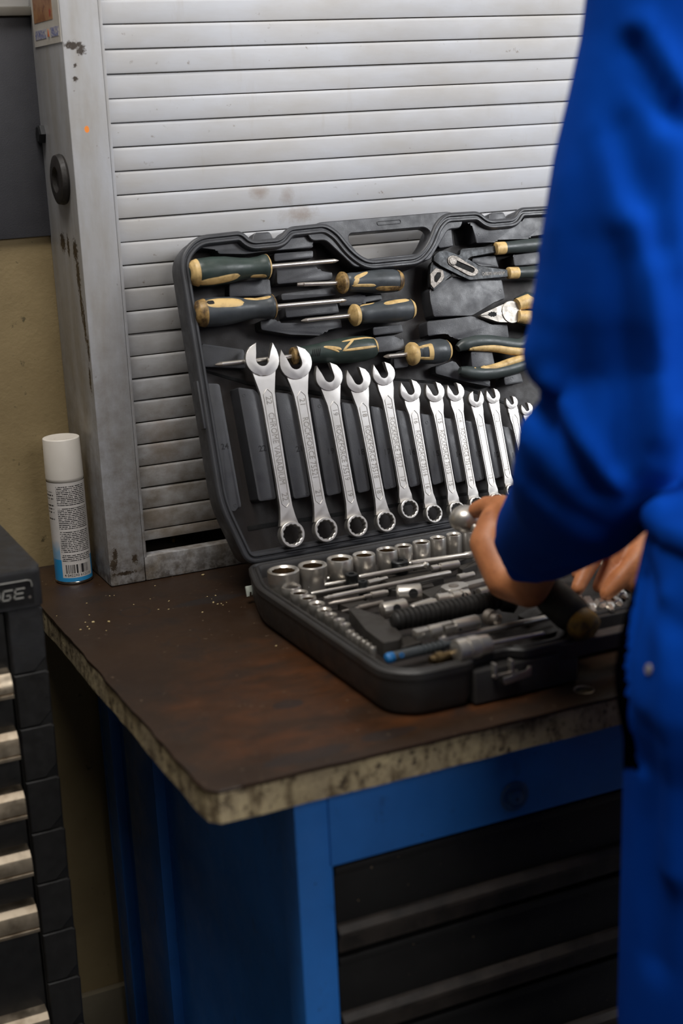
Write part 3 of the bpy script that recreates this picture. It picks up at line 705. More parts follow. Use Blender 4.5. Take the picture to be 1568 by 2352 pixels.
# front flange and latch housing of the base
def bblock(name, pts, h0, h1, bev=.0015, r=.003, mat=None, parent=None):
    return obj(name, prism(rpoly([(x, -y*BD) for x, y in pts], r, 3), h0, h1, bev), mat or M_base, parent or basep, 35, M=BAS)
fob = [(.176, .409), (.197, .4185), (.391, .4185), (.412, .409), (.405, .395), (.385, .395), (.350, .356), (.238, .356), (.203, .395), (.183, .395)]
fib = [(.238, .4005), (.350, .4005), (.358, .394), (.346, .372), (.250, .370), (.236, .392)]
obj('handle_flange', ring_plate(rpoly([(x, -y*BD) for x, y in fob], .006, 3), rpoly([(x, -y*BD) for x, y in fib], .007, 4), -.020, -.0035), M_base, basep, 35, M=BAS)
for uc in (.119, CW-.119):
    e_ = (uc-.028, uc+.098) if uc < .3 else (uc-.098, uc+.028)
    bblock('latch_housing', [(e_[0], .396), (e_[1], .396), (e_[1], .4165), (e_[0], .4165)], -.047, -.013, .002)
    # metal latch: two lugs and a pressed plate
    y_ = -.4165*BD
    for dx in (-.008, .012): obj('latch_lug', box(uc+dx, uc+dx+.003, y_-.006, y_+.002, -.022, -.006, .0008), M_socket, basep, 30, M=BAS)
    pl = [(uc+.002, -.027), (uc+.004, -.031), (uc+.036, -.028), (uc+.0365, -.0175), (uc+.033, -.0165), (uc+.030, -.0205), (uc+.002, -.0225)]
    obj('latch_plate', prism([(a, b) for a, b in pl], 0, .002, .0006), M_socket, basep, 30, M=BAS @ fr(Vector((0, y_-.004, 0)), Vector((1, 0, 0)), Vector((0, 0, 1)), Vector((0, -1, 0))))
    obj('latch_pin', rod((uc-.010, y_-.004, -.0195), (uc+.020, y_-.004, -.0195), .0016, 8), M_dim, basep, 30, M=BAS)
# hinge knuckles
for uc in (.10, .19, .36, .47): obj('hinge_knuckle', rod((uc, .003, -.004), (uc+.05, .003, -.004), .0042, 10), M_plastic, basep, 40, M=BAS)
# broken white side clip
w = bas(572, 1352, -.03)
wc = obj('white_side_clip', prism([(0, 0), (.0035, 0), (.0035, .006), (.0065, .006), (.0065, .001), (.0105, .001), (.0105, .013), (0, .013)], 0, .003, .0006), simple('white_clip_plastic', 'c7ccc2', .5, 0, 'aab0a5', 90), basep, 30, M=BAS @ fr(Vector((w[0]-.004, w[1], -.040)), Vector((1, 0, 0)), Vector((0, .3, 1)).normalized(), Vector((0, -1, .3)).normalized()))
wc['label'] = 'chipped white clip on the left side'
# ------------------------------------------------------------------ combination wrenches in the lid
def append(bm, b2, M=None):
    if M is not None: b2.transform(M)
    me = bpy.data.meshes.new('tmp'); b2.to_mesh(me); b2.free(); bm.from_mesh(me); bpy.data.meshes.remove(me)
def wrench(size, head, ring, wpx, flip, words):
    hh = .0005
    u1, v1 = lid(*head, hh); u0, v0 = lid(*ring, hh)
    ax = Vector((u1-u0, v1-v0)); L = ax.length; ang = math.atan2(ax.y, ax.x)-PI/2
    Wd = wpx*.000583*1.0; R_ = Wd/2; ro_ = size*.00072+.0008
    F = Matrix.Translation((u0, v0, 0)) @ Matrix.Rotation(ang, 4, 'Z')       # y runs from ring to open end
    bm = bmesh.new()
    # open end: crescent jaw turned 15 degrees
    gap = R_*.46; pts = []
    a0 = math.asin(min(.95, gap/R_*1.02)); n = 26
    tipl, tipr = R_*1.10, R_*.90
    outer = []
    for k in range(n+1):
        a = PI/2+a0*.9+(2*PI-2*a0*.9)*k/n
        rr = R_*(1.0+.04*math.cos(2*a))
        outer.append((rr*math.cos(a), rr*math.sin(a)*1.0))
    outer[0] = (-gap*1.06, tipl); outer[-1] = (gap*1.06, tipr)
    outer.insert(1, (-R_*.80, R_*.70)); outer.insert(-1, (R_*.83, R_*.60))
    outer = [outer[0]]+[p for p in outer[1:-1] if not (abs(p[0]) < R_*.8 and p[1] > R_*.45) or p in ((-R_*.80, R_*.70), (R_*.83, R_*.60))]+[outer[-1]]
    inner = [(gap*.94, R_*.30), (gap*.96, -R_*.05)]
    for k in range(1, 8):
        a = -PI*k/8; inner.append((gap*.94*math.cos(a), -R_*.05+R_*.38*math.sin(a)))
    inner += [(-gap*.96, -R_*.05), (-gap*.94, R_*.5)]
    tilt = math.radians(-17 if flip else 17)
    poly = [((-p[0] if flip else p[0]), p[1]) for p in outer+inner]
    poly = [rot2(p, tilt) for p in poly]; poly = [(p[0], p[1]+L) for p in poly]
    th = .0048+size*.00012
    append(bm, prism(poly, -th*.45, th*.55, .0009, seg=2))
    # shank: flares to both ends, recessed panel on its face
    wh = size*.00031+.0020; ws = size*.00027+.0019
    y0_, y1_ = ro_*.75, L-R_*.55
    prof = [(y0_, ro_*.80), (y0_+(y1_-y0_)*.05, ro_*.62), (y0_+(y1_-y0_)*.12, ws*1.06), (y0_+(y1_-y0_)*.3, ws), (y0_+(y1_-y0_)*.75, wh), (y0_+(y1_-y0_)*.85, wh*1.12), (y0_+(y1_-y0_)*.93, wh*1.5), (y1_, R_*.80)]
    sh = [(-w_, y) for y, w_ in prof]+[(w_, y) for y, w_ in prof[::-1]]
    append(bm, prism(sh, -th*.38, th*.36, .0011, seg=2))
    # raised edge beads either side of the sunk panel
    ya, yb = y0_+(y1_-y0_)*.14, y0_+(y1_-y0_)*.84
    pw = ws*.62
    panel = rpoly([(-pw, ya), (0, ya-.005), (pw, ya), (wh*.62, yb), (0, yb+.006), (-wh*.62, yb)], .001, 2)
    big = offset(panel, -.0009)
    append(bm, ring_plate(big, panel, th*.30, th*.36+.0006, .0003))
    # ring end, twelve-point
    n = 48; oc = [(ro_*math.cos(2*PI*k/n), ro_*math.sin(2*PI*k/n)) for k in range(n)]
    ri = ro_*.77
    ic = [((ri*(1.0 if k % 4 < 2 else .93))*math.cos(2*PI*k/n), (ri*(1.0 if k % 4 < 2 else .93))*math.sin(2*PI*k/n)) for k in range(n)]
    rb = ring_plate(oc, ic, -th*.2, th*1.25, .0009)
    append(bm, rb)
    z_ = -.0010
    lab = {22: 'largest chrome combination wrench, leftmost in the lid, right of the divider marked 22',
           21: 'chrome combination wrench second from the left, its open end overlapping the green screwdriver',
           19: 'chrome combination wrench third from the left, first of the shorter ones',
           18: 'chrome combination wrench fourth from the left in the lid',
           17: 'chrome combination wrench fifth from the left, set a little higher than its neighbours',
           16: 'chrome combination wrench sixth from the left in the lid',
           15: 'chrome combination wrench seventh from the left in the lid',
           14: 'chrome combination wrench eighth from the left, with stained jaw, ending by the hand',
           13: 'chrome combination wrench ninth from the left, its jaw opening straight up',
           12: 'chrome combination wrench third from the right, its foot at the thumb',
           11: 'small combination wrench second from the right, half covered by the blue sleeve',
           10: 'small combination wrench furthest right, only its jaw clear of the blue sleeve'}[size]
    o = obj('combination_wrench', bm, M_chrome, None, 40, M=LID @ Matrix.Translation((0, 0, z_)) @ F)
    props(o, lab, 'wrench', 'combination wrenches in the case lid')
    o['size'] = size
    B = LID @ Matrix.Translation((0, 0, z_+th*.36+.0001)) @ F
    rz = Matrix.Rotation(-PI/2, 4, 'Z')
    ts = max(.0045, ws*1.15)
    if words:
        obj('stamped_words', textbm(words, ts*1.25, 0, .0002), M_etch, o, 0, M=B @ Matrix.Translation((0, (ya+yb)/2, 0)) @ rz @ Matrix.Scale(min(1.0, (yb-ya)*.62/(len(words)*ts*.75)), 4, (1, 0, 0)))
    for yy in (ya+.008, yb-.008):
        obj('stamped_size', textbm(str(size), ts*1.2, 0, .0002), M_etch, o, 0, M=B @ Matrix.Translation((0, yy, 0)) @ rz)
    return o
WR = [(22, (601, 826), (667, 1228), 75, True, 'CHROME VANADIUM'), (21, (678, 834), (744, 1217), 74, False, 'ROCKFORCE 75521'),
      (19, (754.6, 866), (816, 1208), 63, False, 'ROCKFORCE 75519'), (18, (821.6, 873), (882, 1198), 58, False, 'ROCKFORCE 75518'),
      (17, (880, 859), (935.8, 1169), 54, False, 'ROCKFORCE 75517'), (16, (941.5, 898), (992, 1180), 51, False, 'ROCKFORCE 75516'),
      (15, (997.7, 901), (1044.8, 1172), 47, False, 'ROCKFORCE 75515'), (14, (1044.8, 901), (1090, 1159), 44, False, 'ROCKFORCE 75514'),
      (13, (1092, 917), (1136, 1150), 39, True, ''), (12, (1131, 910), (1172, 1128), 36, False, ''),
      (11, (1174, 925), (1216, 1120), 31, False, ''), (10, (1209, 940), (1250, 1110), 31, False, '')]
for a in WR: wrench(*a)

# ------------------------------------------------------------------ screwdrivers in the lid
def hprof(L, rmax, kind):
    if kind == 'long':   ks = [(0, .30), (.015, .62), (.05, .82), (.12, .95), (.28, 1.0), (.45, .94), (.62, .78), (.75, .70), (.86, .76), (.93, .86), (.965, .84), (.99, .62), (1, .4)]
    elif kind == 'mid':  ks = [(0, .34), (.02, .66), (.06, .84), (.15, .97), (.32, 1.0), (.5, .94), (.7, .82), (.80, .82), (.84, .78), (.865, .70), (.89, .86), (.94, .9), (.97, .74), (1, .4)]
    elif kind == 'slim': ks = [(0, .34), (.02, .66), (.06, .84), (.15, .97), (.30, 1.0), (.5, .92), (.68, .74), (.82, .66), (.93, .66), (.955, .5), (.96, .62), (.99, .62), (1, .35)]
    else:                ks = [(0, .34), (.03, .66), (.09, .86), (.22, .99), (.40, 1.0), (.58, .92), (.70, .84), (.74, .76), (.78, .74), (.81, .86), (.90, .92), (.96, .8), (1, .4)]
    return [(s*L, r*rmax) for s, r in ks]
def interp(prof, s):
    for (a, ra), (b, rb) in zip(prof, prof[1:]):
        if a <= s <= b: return ra+(rb-ra)*((s-a)/(b-a) if b > a else 0)
    return prof[-1][1]
def patch(prof, p0, d, up, s0, s1, c0, c1, hw, name, mat, parent, ends='round', out=.0005):
    """a coloured inlay lying on the handle: s along, angle from c0 to c1 (deg, 0 = facing out, 90 = up), half width hw deg"""
    x = up.cross(d).normalized(); bm = bmesh.new(); ns, na = 16, max(8, int(hw/4)); rows = []
    face = H1 - d*H1.dot(d); face.normalize(); side = d.cross(face)
    if side.dot(W1) < 0: side = -side
    for i in range(ns+1):
        t_ = i/ns; s = s0+(s1-s0)*t_; c = c0+(c1-c0)*t_
        e = math.sqrt(max(0.0, 1-(2*t_-1)**4)) if ends == 'round' else 1.0
        r_ = interp(prof, s)
        row = []
        for j in range(na+1):
            k = 2*j/na-1; a = math.radians(c+hw*e*k)
            lift = out*(1-abs(k)**6)*(e if ends == 'round' else 1)
            row.append(bm.verts.new(p0+d*s+(face*math.cos(a)+side*math.sin(a))*(r_+lift)))
        rows.append(row)
    for A, B in zip(rows, rows[1:]):
        for j in range(na):
            if (A[j].co-A[j+1].co).length < 1e-7 and (B[j].co-B[j+1].co).length < 1e-7: continue
            bm.faces.new((A[j], A[j+1], B[j+1], B[j]))
    bmesh.ops.remove_doubles(bm, verts=bm.verts, dist=1e-6)
    return obj(name, bm, mat, parent, 60)
def screwdriver(butt, collar, tip, dia, kind, grip, label, hc=-.004, collar_mat=None, tipk='cross', shr=.0030):
    b = LID @ Vector((*lid(*butt, hc), hc)); c = LID @ Vector((*lid(*collar, hc), hc)); t_ = LID @ Vector((*lid(*tip, hc), hc))
    d = (c-b).normalized(); L = (c-b).length; rm = dia/2
    tl = (t_-c).dot(d)
    t_ = c+d*tl
    root = empty('screwdriver', b, label, 'screwdriver', 'screwdrivers clipped in the case lid')
    prof = hprof(L, rm, kind)
    fine = []
    for (a, ra), (q, rb) in zip(prof, prof[1:]):
        for k in range(3): fine.append((a+(q-a)*k/3, ra+(rb-ra)*k/3))
    fine.append(prof[-1])
    hd = obj('handle', lathe(fine, b, c, 28), grip, root, 40)
    # collar ring
    s0 = {'long': .955, 'mid': .88, 'slim': .945, 'stub': .79}[kind]*L
    cp = [(s, interp(prof, s)+.0006) for s in [s0+(L-s0)*k/6 for k in range(7)]]
    obj('collar', lathe([(cp[0][0], cp[0][1]-.0007)]+cp+[(L+.0006, shr*1.05)], b, c, 28), collar_mat or M_cream, root, 40)
    bl = [(L-.004, shr), (L+tl-.010, shr), (L+tl-.009, shr*.95)]
    obj('blade', lathe(bl, b, c, 14), M_steel, root, 40)
    if tipk == 'cross': tp = [(L+tl-.0092, shr), (L+tl-.007, shr*1.02), (L+tl-.003, shr*.62), (L+tl, shr*.2)]
    else: tp = [(L+tl-.0092, shr), (L+tl-.004, shr*.9), (L+tl, shr*.75)]
    obj('tip', lathe(tp, b, c, 8, squash=1 if tipk == 'cross' else .6), M_dim, root, 25)
    return root, prof, b, d, L
UPV = W1
r1, pf, b, d, L = screwdriver((433, 628), (619, 612), (777, 596.5), .0365, 'long', M_grip_g, 'large screwdriver with clean cream collar, top left of the lid')
patch(pf, b, d, UPV, .0005, L*.10, -10, -20, 150, 'cream_inlay', M_cream, r1, 'flat')
patch(pf, b, d, UPV, L*.06, L*.58, -62, -42, 20, 'cream_inlay', M_cream, r1)
patch(pf, b, d, UPV, L*.72, L*.92, -66, -62, 14, 'cream_inlay', M_cream, r1)
r2, pf, b, d, L = screwdriver((444, 721), (632, 704), (795, 684.5), .0365, 'long', M_grip_b, 'large screwdriver with grubby cream butt, second down at the left of the lid', collar_mat=M_cream_d)
patch(pf, b, d, UPV, .0005, L*.13, 0, 0, 150, 'cream_inlay', M_cream_d, r2, 'flat')
patch(pf, b, d, UPV, L*.11, L*.58, 34, 28, 24, 'cream_inlay', M_cream, r2)
patch(pf, b, d, UPV, L*.60, L*.93, 62, 50, 14, 'cream_inlay', M_cream, r2)
patch(pf, b, d, UPV, L*.13, L*.22, 36, 34, 12, 'hanging_hole', M_hole, r2, out=.001)
r3, pf, b, d, L = screwdriver((924, 644), (774, 650), (683, 659.5), .0310, 'mid', M_grip_b, 'short screwdriver with soiled collar, upper one of the right-handed pair', collar_mat=M_cream_d, shr=.0028, tipk='flat')
patch(pf, b, d, UPV, L*.56, L*.80, 55, 12, 14, 'cream_inlay', M_cream, r3)
patch(pf, b, d, UPV, L*.48, L*.84, -30, -30, 9, 'cream_inlay', M_cream, r3)
patch(pf, b, d, UPV, L*.72, L*.82, 15, -28, 20, 'cream_inlay', M_cream, r3)
patch(pf, b, d, UPV, .0005, L*.10, -20, -30, 120, 'cream_inlay', M_cream_d, r3, 'flat')
patch(pf, b, d, UPV, L*.05, L*.48, -55, -48, 16, 'cream_inlay', M_cream_d, r3)
r4, pf, b, d, L = screwdriver((951, 709), (803, 725), (691, 737), .0310, 'mid', M_grip_b, 'short screwdriver with bright cream collar, lower one of the right-handed pair', shr=.0028)
patch(pf, b, d, UPV, L*.10, L*.52, 52, 40, 15, 'cream_inlay', M_cream, r4)
patch(pf, b, d, UPV, .0005, L*.07, 20, 20, 110, 'cream_inlay', M_cream, r4, 'flat')
patch(pf, b, d, UPV, L*.62, L*.86, 72, 60, 9, 'cream_inlay', M_cream, r4)
r5, pf, b, d, L = screwdriver((864, 797), (669, 818.5), (494, 839), .0345, 'slim', M_grip_g, 'long green screwdriver with yellow triangle lines behind the largest wrenches', hc=-.011, collar_mat=M_cream_d)
for (s0, s1, c0, c1, w_) in ((.03, .45, 52, 40, 6), (.04, .47, -2, -6, 6), (.30, .46, 44, -6, 7), (.0, .05, -25, 45, 40), (.47, .66, 2, 30, 8), (.50, .66, -10, 28, 6)):
    patch(pf, b, d, UPV, max(.0006, L*s0), L*s1, c0, c1, w_, 'yellow_line', M_cream, r5)
for k in range(5): patch(pf, b, d, UPV, L*(.70+.02*k), L*(.73+.02*k), 24, -22, 5, 'grip_rib', M_hole, r5, out=.0008)
r6, pf, b, d, L = screwdriver((1033, 804), (934, 814), (880, 819), .0330, 'stub', M_grip_b, 'stubby screwdriver with cream ring inlay beside the round-handled pliers', hc=-.006, shr=.0030)
patch(pf, b, d, UPV, L*.52, L*.78, 32, 32, 9, 'cream_inlay', M_cream, r6, 'flat')
patch(pf, b, d, UPV, L*.50, L*.78, -40, -40, 9, 'cream_inlay', M_cream, r6, 'flat')
patch(pf, b, d, UPV, L*.50, L*.60, -4, -4, 40, 'cream_inlay', M_cream, r6, 'flat')
patch(pf, b, d, UPV, .0005, L*.10, -10, -10, 130, 'cream_inlay', M_cream, r6, 'flat', out=.0003)

# ------------------------------------------------------------------ pliers in the lid
def L3(px, py, h): return LID @ Vector((*lid(px, py, h), h))
def pl(pts, h0, h1, zf=z2, bev=.0012, r=.002): return prism(rpoly([lid(*zf(p), h1) for p in pts], r, 3), h0, h1, bev)
# water pump pliers
wp = empty('water_pump_pliers', L3(1040, 620, -.005), 'black adjustable water pump pliers with slotted joint in the lid', 'pliers')
bm = pl([(345, 650), (350, 580), (375, 545), (440, 590), (545, 640), (540, 670), (470, 730), (380, 815), (345, 780)], -.014, -.006); obj('lower_jaw', bm, M_blacksteel, wp, 30, M=LID)
bm = pl([(540, 640), (500, 600), (610, 500), (620, 440), (930, 405), (945, 470), (720, 505), (690, 520), (660, 560)], -.016, -.008); obj('upper_arm', bm, M_blacksteel, wp, 30, M=LID)
bm = pl([(375, 545), (385, 490), (430, 460), (490, 455), (560, 480), (700, 540), (780, 590), (1040, 622), (1045, 690), (760, 712), (700, 715), (600, 670), (540, 640), (440, 590)], -.008, -.001); obj('lower_arm', bm, M_blacksteel, wp, 30, M=LID)
o_ = [lid(*z2(p), 0) for p in [(500, 520), (530, 495), (580, 500), (770, 620), (780, 650), (740, 685), (690, 680), (505, 575)]]
i_ = [lid(*z2(p), 0) for p in [(520, 545), (545, 520), (585, 545), (735, 610), (745, 635), (725, 655), (690, 640), (530, 570)]]
obj('slot_plate', ring_plate(rpoly(o_, .004, 4), rpoly(i_, .003, 4), -.002, .0004, .0004), M_greysteel, wp, 30, M=LID)
obj('slot_opening', prism(rpoly(i_, .003, 4), -.0012, -.0008), M_hole, wp, 0, M=LID)
u, v = lid(*z2((548, 548)), .0005); obj('joint_pin', lathe([(0, .006), (.0018, .006), (.0024, .005)], (u, v, -.001), (u, v, 1), 18), M_greysteel, wp, 30, M=LID)
o_ = [lid(*z2(p), -.005) for p in [(345, 665), (395, 608), (460, 630), (472, 690), (450, 730), (375, 795), (348, 760)]]
i_ = [lid(*z2(p), -.005) for p in [(380, 690), (408, 650), (437, 650), (438, 690), (402, 740), (382, 730)]]
obj('jaw_face', ring_plate(rpoly(o_, .001, 2), rpoly(i_, .0006, 2), -.0075, -.0048, .0004), M_greysteel, wp, 30, M=LID)
obj('jaw_opening', prism(i_, -.0062, -.0056), M_hole, wp, 0, M=LID)
bm = textbm('CHROME-VANADIUM', .0062, 0, .0003); p0 = lid(*z2((812, 665)), -.001); p1 = lid(*z2((1012, 655)), -.001)
bb_ = [v.co.x for v in bm.verts]; wd = max(bb_)-min(bb_)
an = math.atan2(p1[1]-p0[1], p1[0]-p0[0]); ln_ = math.hypot(p1[0]-p0[0], p1[1]-p0[1])
obj('stamped_words', bm, M_greysteel, wp, 0, M=LID @ Matrix.Translation(((p0[0]+p1[0])/2, (p0[1]+p1[1])/2, -.0010)) @ Matrix.Rotation(an, 4, 'Z') @ Matrix.Scale(ln_/wd, 4, (1, 0, 0)))
for (a, b_, h, rr) in (((922, 436), (1500, 385), -.010, .0085), ((1040, 656), (1500, 640), -.006, .0080)):
    A = L3(*z2(a), h); B = L3(*z2(b_), h); dd = (B-A).normalized(); Ln = (B-A).length
    obj('grip_end', lathe([(0, rr*.85), (.001, rr*1.02), (.014, rr*1.02), (.016, rr)], A, B, 18), M_cream, wp, 40)
    obj('grip_sleeve', lathe([(.015, rr*.98), (.03, rr), (Ln*.5, rr*1.12), (Ln-.01, rr*1.05), (Ln, rr*.5)], A, B, 18), M_grip, wp, 40)
# combination pliers
cp_ = empty('combination_pliers', L3(1180, 720, -.005), 'silver combination pliers with cream grips half hidden by the sleeve', 'pliers')
M_bright = simple('ground_bright_steel', 'a8a39b', .5, .9, '98928a', 60, .05, 900)
bm = pl([(798, 1030), (990, 940), (1095, 912), (1115, 912), (1120, 960), (1140, 1000), (1135, 1060), (1130, 1092), (1095, 1092), (1080, 1080), (1050, 1098), (960, 1095), (800, 1050)], -.012, -.003); jw = obj('jaws', bm, M_bright, cp_, 30, M=LID)
u, v = lid(*z2((1078, 1005)), -.002); obj('pivot_disc', lathe([(0, .0155), (.0022, .0155), (.0028, .0148)], (u, v, -.0045), (u, v, 1), 32), M_bright, cp_, 30, M=LID)
bm = textbm('ROCK', .0042, 0, .0002); append(bm, textbm('FORCE', .0042, 0, .0002), Matrix.Translation((0, -.005, 0)))
obj('stamped_words', bm, M_etch, cp_, 0, M=LID @ Matrix.Translation((u, v, -.0018)) @ Matrix.Rotation(1.35, 4, 'Z'))
q = [lid(*z2((905+38*(1+.12*(-1)**k)*math.cos(2*PI*k/20), 1026+22*(1+.15*(-1)**k)*math.sin(2*PI*k/20))), -.003) for k in range(20)]
obj('pipe_grip', prism(q, -.0035, -.0024), M_hole, cp_, 0, M=LID)
obj('jaw_line', prism([lid(*z2(p), -.003) for p in [(800, 1037), (870, 1030), (870, 1034), (800, 1042)]], -.0035, -.0026), M_hole, cp_, 0, M=LID)
obj('jaw_line', prism([lid(*z2(p), -.003) for p in [(935, 1016), (1008, 1004), (1008, 1026), (935, 1032)]], -.0035, -.0026), M_dim, cp_, 0, M=LID)
for sg, pts in ((1, [(1125, 930), (1210, 900), (1330, 930), (1450, 960), (1600, 985)]), (-1, [(1130, 1055), (1240, 1070), (1340, 1090), (1460, 1100), (1600, 1095)])):
    path = [L3(*z2(p), -.007) for p in pts]
    obj('grip_sleeve', tube(path, [.0085, .0115, .011, .0105, .009], 14), M_grip, cp_, 50)
    path = [L3(*z2((p[0], p[1]-sg*-10)), -.0035) for p in pts[:3]]
    obj('cream_inlay', tube(path, [.0085, .0105, .007], 14), M_cream, cp_, 50)
obj('spring_gap', box(*[0, .012, 0, .006, -.012, -.006]), M_blacksteel, cp_, 30, M=LID @ Matrix.Translation((*lid(*z2((1140, 995)), -.006), 0)))
# long nosed pliers: only the sprung handles show
nz_ = empty('long_nose_pliers', L3(1130, 830, -.006), 'grey and cream scalloped plier handles beside the stubby screwdriver', 'pliers')
def bow(pts, rads, name, mat, h):
    path = [L3(*z2(p), h) for p in pts]
    fine = []; fr2 = []
    for i in range(len(path)-1):
        for k in range(4): fine.append(path[i].lerp(path[i+1], k/4)); fr2.append(rads[i]+(rads[i+1]-rads[i])*k/4)
    fine.append(path[-1]); fr2.append(rads[-1])
    for _ in range(2): fine = [fine[0]]+[(fine[i-1]+fine[i]*2+fine[i+1])/4 for i in range(1, len(fine)-1)]+[fine[-1]]
    obj(name, tube(fine, fr2, 14), mat, nz_, 60)
bow([(590, 1335), (640, 1300), (760, 1275), (900, 1275), (1040, 1300), (1150, 1310), (1230, 1260), (1400, 1230)], [.005, .0085, .0095, .0095, .0095, .009, .009, .006], 'grip_sleeve', M_grip, -.008)
bow([(610, 1530), (660, 1545), (780, 1560), (920, 1550), (1060, 1520), (1180, 1480), (1260, 1450), (1400, 1420)], [.005, .008, .009, .009, .009, .0085, .008, .006], 'grip_sleeve', M_grip, -.008)
bow([(690, 1335), (780, 1325), (920, 1325), (1060, 1350), (1200, 1370), (1350, 1370)], [.003, .005, .006, .0065, .0065, .005], 'cream_inlay', M_cream, -.0055)
bow([(700, 1535), (800, 1530), (920, 1510), (1050, 1465), (1180, 1420), (1350, 1380)], [.002, .0045, .0055, .006, .006, .005], 'cream_inlay', M_cream, -.0055)
for k in range(5):
    for pts in ((735+90*k, 1316+(k > 3)*12, .0052), (745+85*k, 1534-16*k, .0046)):
        u, v = lid(*z2(pts[:2]), -.0035); obj('cream_scallop', lathe([(0, pts[2]), (.003, pts[2]), (.0045, pts[2]*.7)], (u, v, -.006), (u, v, 1), 14), M_cream, nz_, 50, M=LID)
# ------------------------------------------------------------------ contents of the case base
def B3(px, py, h): return BAS @ Vector((*bas(px, py, h), h))
def px2m(P, n): return n*((P-CAM).dot(_f))/FPX
M_bore = simple('socket_bore', '6b5336', .5, .6, '3a2c1e', 60)
def socket(px, py, wpx, htop, height, twelve, label, group, mat=None):
    P = B3(px, py, htop); r_ = px2m(P, wpx)/2; seg = 24
    bm = bmesh.new(); zt = ZB+HB+htop
    ri = r_*(.74 if wpx > 40 else .66)
    def hexr(a):
        if twelve: return ri*(1.04 if int(a/(2*PI)*24+.01) % 2 else .95)
        m = (a % (PI/3))-PI/6; return ri*math.cos(PI/6)/math.cos(m)*1.04
    an = [2*PI*k/seg+.13 for k in range(seg)]
    def ring_(rf, z): return [bm.verts.new((P.x+rf(a)*math.cos(a), P.y+rf(a)*math.sin(a), z)) for a in an]
    rs = [ring_(lambda a: r_*.93, zt-height), ring_(lambda a: r_*.97, zt-height+.001), ring_(lambda a: r_*.97, zt-height*.45), ring_(lambda a: r_, zt-height*.40), ring_(lambda a: r_, zt-.0012), ring_(lambda a: r_*.95, zt), ring_(lambda a: r_*.86, zt), ring_(hexr, zt-.0022)]
    for A, B in zip(rs, rs[1:]):
        for k in range(seg): bm.faces.new((A[k], A[(k+1) % seg], B[(k+1) % seg], B[k]))
    bm.faces.new(rs[0][::-1])
    o = obj('socket', bm, mat or M_socket, None, 35)
    props(o, label, 'socket', group)
    bm = bmesh.new(); rs = [ring_(hexr, zt-.0022), ring_(hexr, zt-height*.5)]
    for k in range(seg): bm.faces.new((rs[0][k], rs[0][(k+1) % seg], rs[1][(k+1) % seg], rs[1][k]))
    bm.faces.new(rs[1]); obj('socket_bore', bm, M_bore, o, 35)
    return o
ordn = ['first', 'second', 'third', 'fourth', 'fifth', 'sixth', 'seventh', 'eighth', 'ninth', 'tenth', 'eleventh', 'twelfth', 'thirteenth', 'fourteenth', 'fifteenth']
big = [(650, 1308, 74, True), (717, 1296, 68, False), (780, 1281.5, 61, False), (835, 1272.5, 53, False), (888, 1261.5, 50, True), (926, 1253.5, 42, False), (967, 1244.5, 42, False), (1005, 1234.5, 38, False), (1041.5, 1226.5, 36, False), (1077, 1219, 34, False)]
blab = ['largest chrome socket, in the left back corner of the case', 'large hexagon socket second from the left along the hinge', 'third socket from the left along the hinge', 'fourth socket from the left along the hinge', 'fifth socket from the left along the hinge, behind the black drive piece', 'sixth socket from the left along the hinge', 'seventh socket from the left along the hinge', 'eighth socket from the left along the hinge', 'ninth socket from the left, last clear of the hand along the hinge', 'socket half hidden by the hand at the end of the hinge row']
for (px, py, w, tw), lb in zip(big, blab): socket(px, py, w, .020, .036, tw, lb, 'large sockets along the hinge')
c5 = lambda p: (560+p[0]*.2806, 1200+p[1]*.2806)
c6 = lambda p: (840+p[0]*.3954, 1200+p[1]*.3954)
small = [(307, 470, 172), (385, 520, 165), (452, 570, 152), (522, 612, 143), (595, 660, 135), (657, 713, 128), (712, 752, 104), (780, 795, 96), (828, 832, 90), (868, 890, 74), (905, 918, 68), (942, 944, 62), (984, 970, 60), (1018, 994, 56), (1054, 1022, 56)]
for i, (x, y, w) in enumerate(small):
    socket(*c5((x, y)), w*.2806, .004, .024-.0006*i, False, ('largest of the small sockets in the slanting row, behind the corner' if i == 0 else 'tiniest socket at the front end of the slanting row' if i == 14 else '%s small socket from the back in the row along the left rim' % ordn[i]), 'small sockets along the left rim')
# tray deck around the tools
def tb(pts, h1, zf=c5, r=.002, bev=.0012, h0=-.017, name='tray_block', mat=None):
    h1 = h1-.005 if name == 'tray_block' else h1; q = rpoly([bas(*zf(p), h1) for p in pts], r, 3); return obj(name, prism(q, h0, h1, bev), mat or M_plastic_d, basep, 35, M=BAS)
tb([(855, 700), (905, 690), (1130, 770), (1230, 850), (1295, 930), (1270, 960), (1140, 985), (1000, 880)], .002, name='tray_deck')
tb([(940, 372), (1130, 335), (1220, 360), (1190, 385), (1010, 420)], -.003)
tb([(1090, 450), (1500, 375), (1545, 410), (1180, 490)], -.003)
tb([(560, 545), (840, 500), (845, 520), (600, 575)], -.004)
tb([(760, 660), (1000, 610), (1035, 650), (860, 700)], -.003)
tb([(1165, 530), (1540, 490), (1560, 520), (1210, 560)], -.004)
tb([(440, 225), (560, 185), (620, 190), (500, 245)], -.002, c6)
tb([(530, 255), (640, 220), (650, 240), (560, 275)], -.003, c6)
tb([(320, 400), (480, 345), (505, 370), (380, 440)], -.003, c6)
tb([(120, 390), (440, 310), (455, 325), (200, 395)], -.003, c6)
tb([(620, 390), (700, 370), (790, 380), (650, 420)], -.003, c6)
tb([(880, 540), (1000, 470), (1060, 500), (950, 570)], -.003, c6)
tb([(950, 640), (1150, 540), (1200, 600), (1050, 650)], -.006, c6)
tb([(60, 715), (240, 655), (330, 690), (110, 760)], -.004, c6)
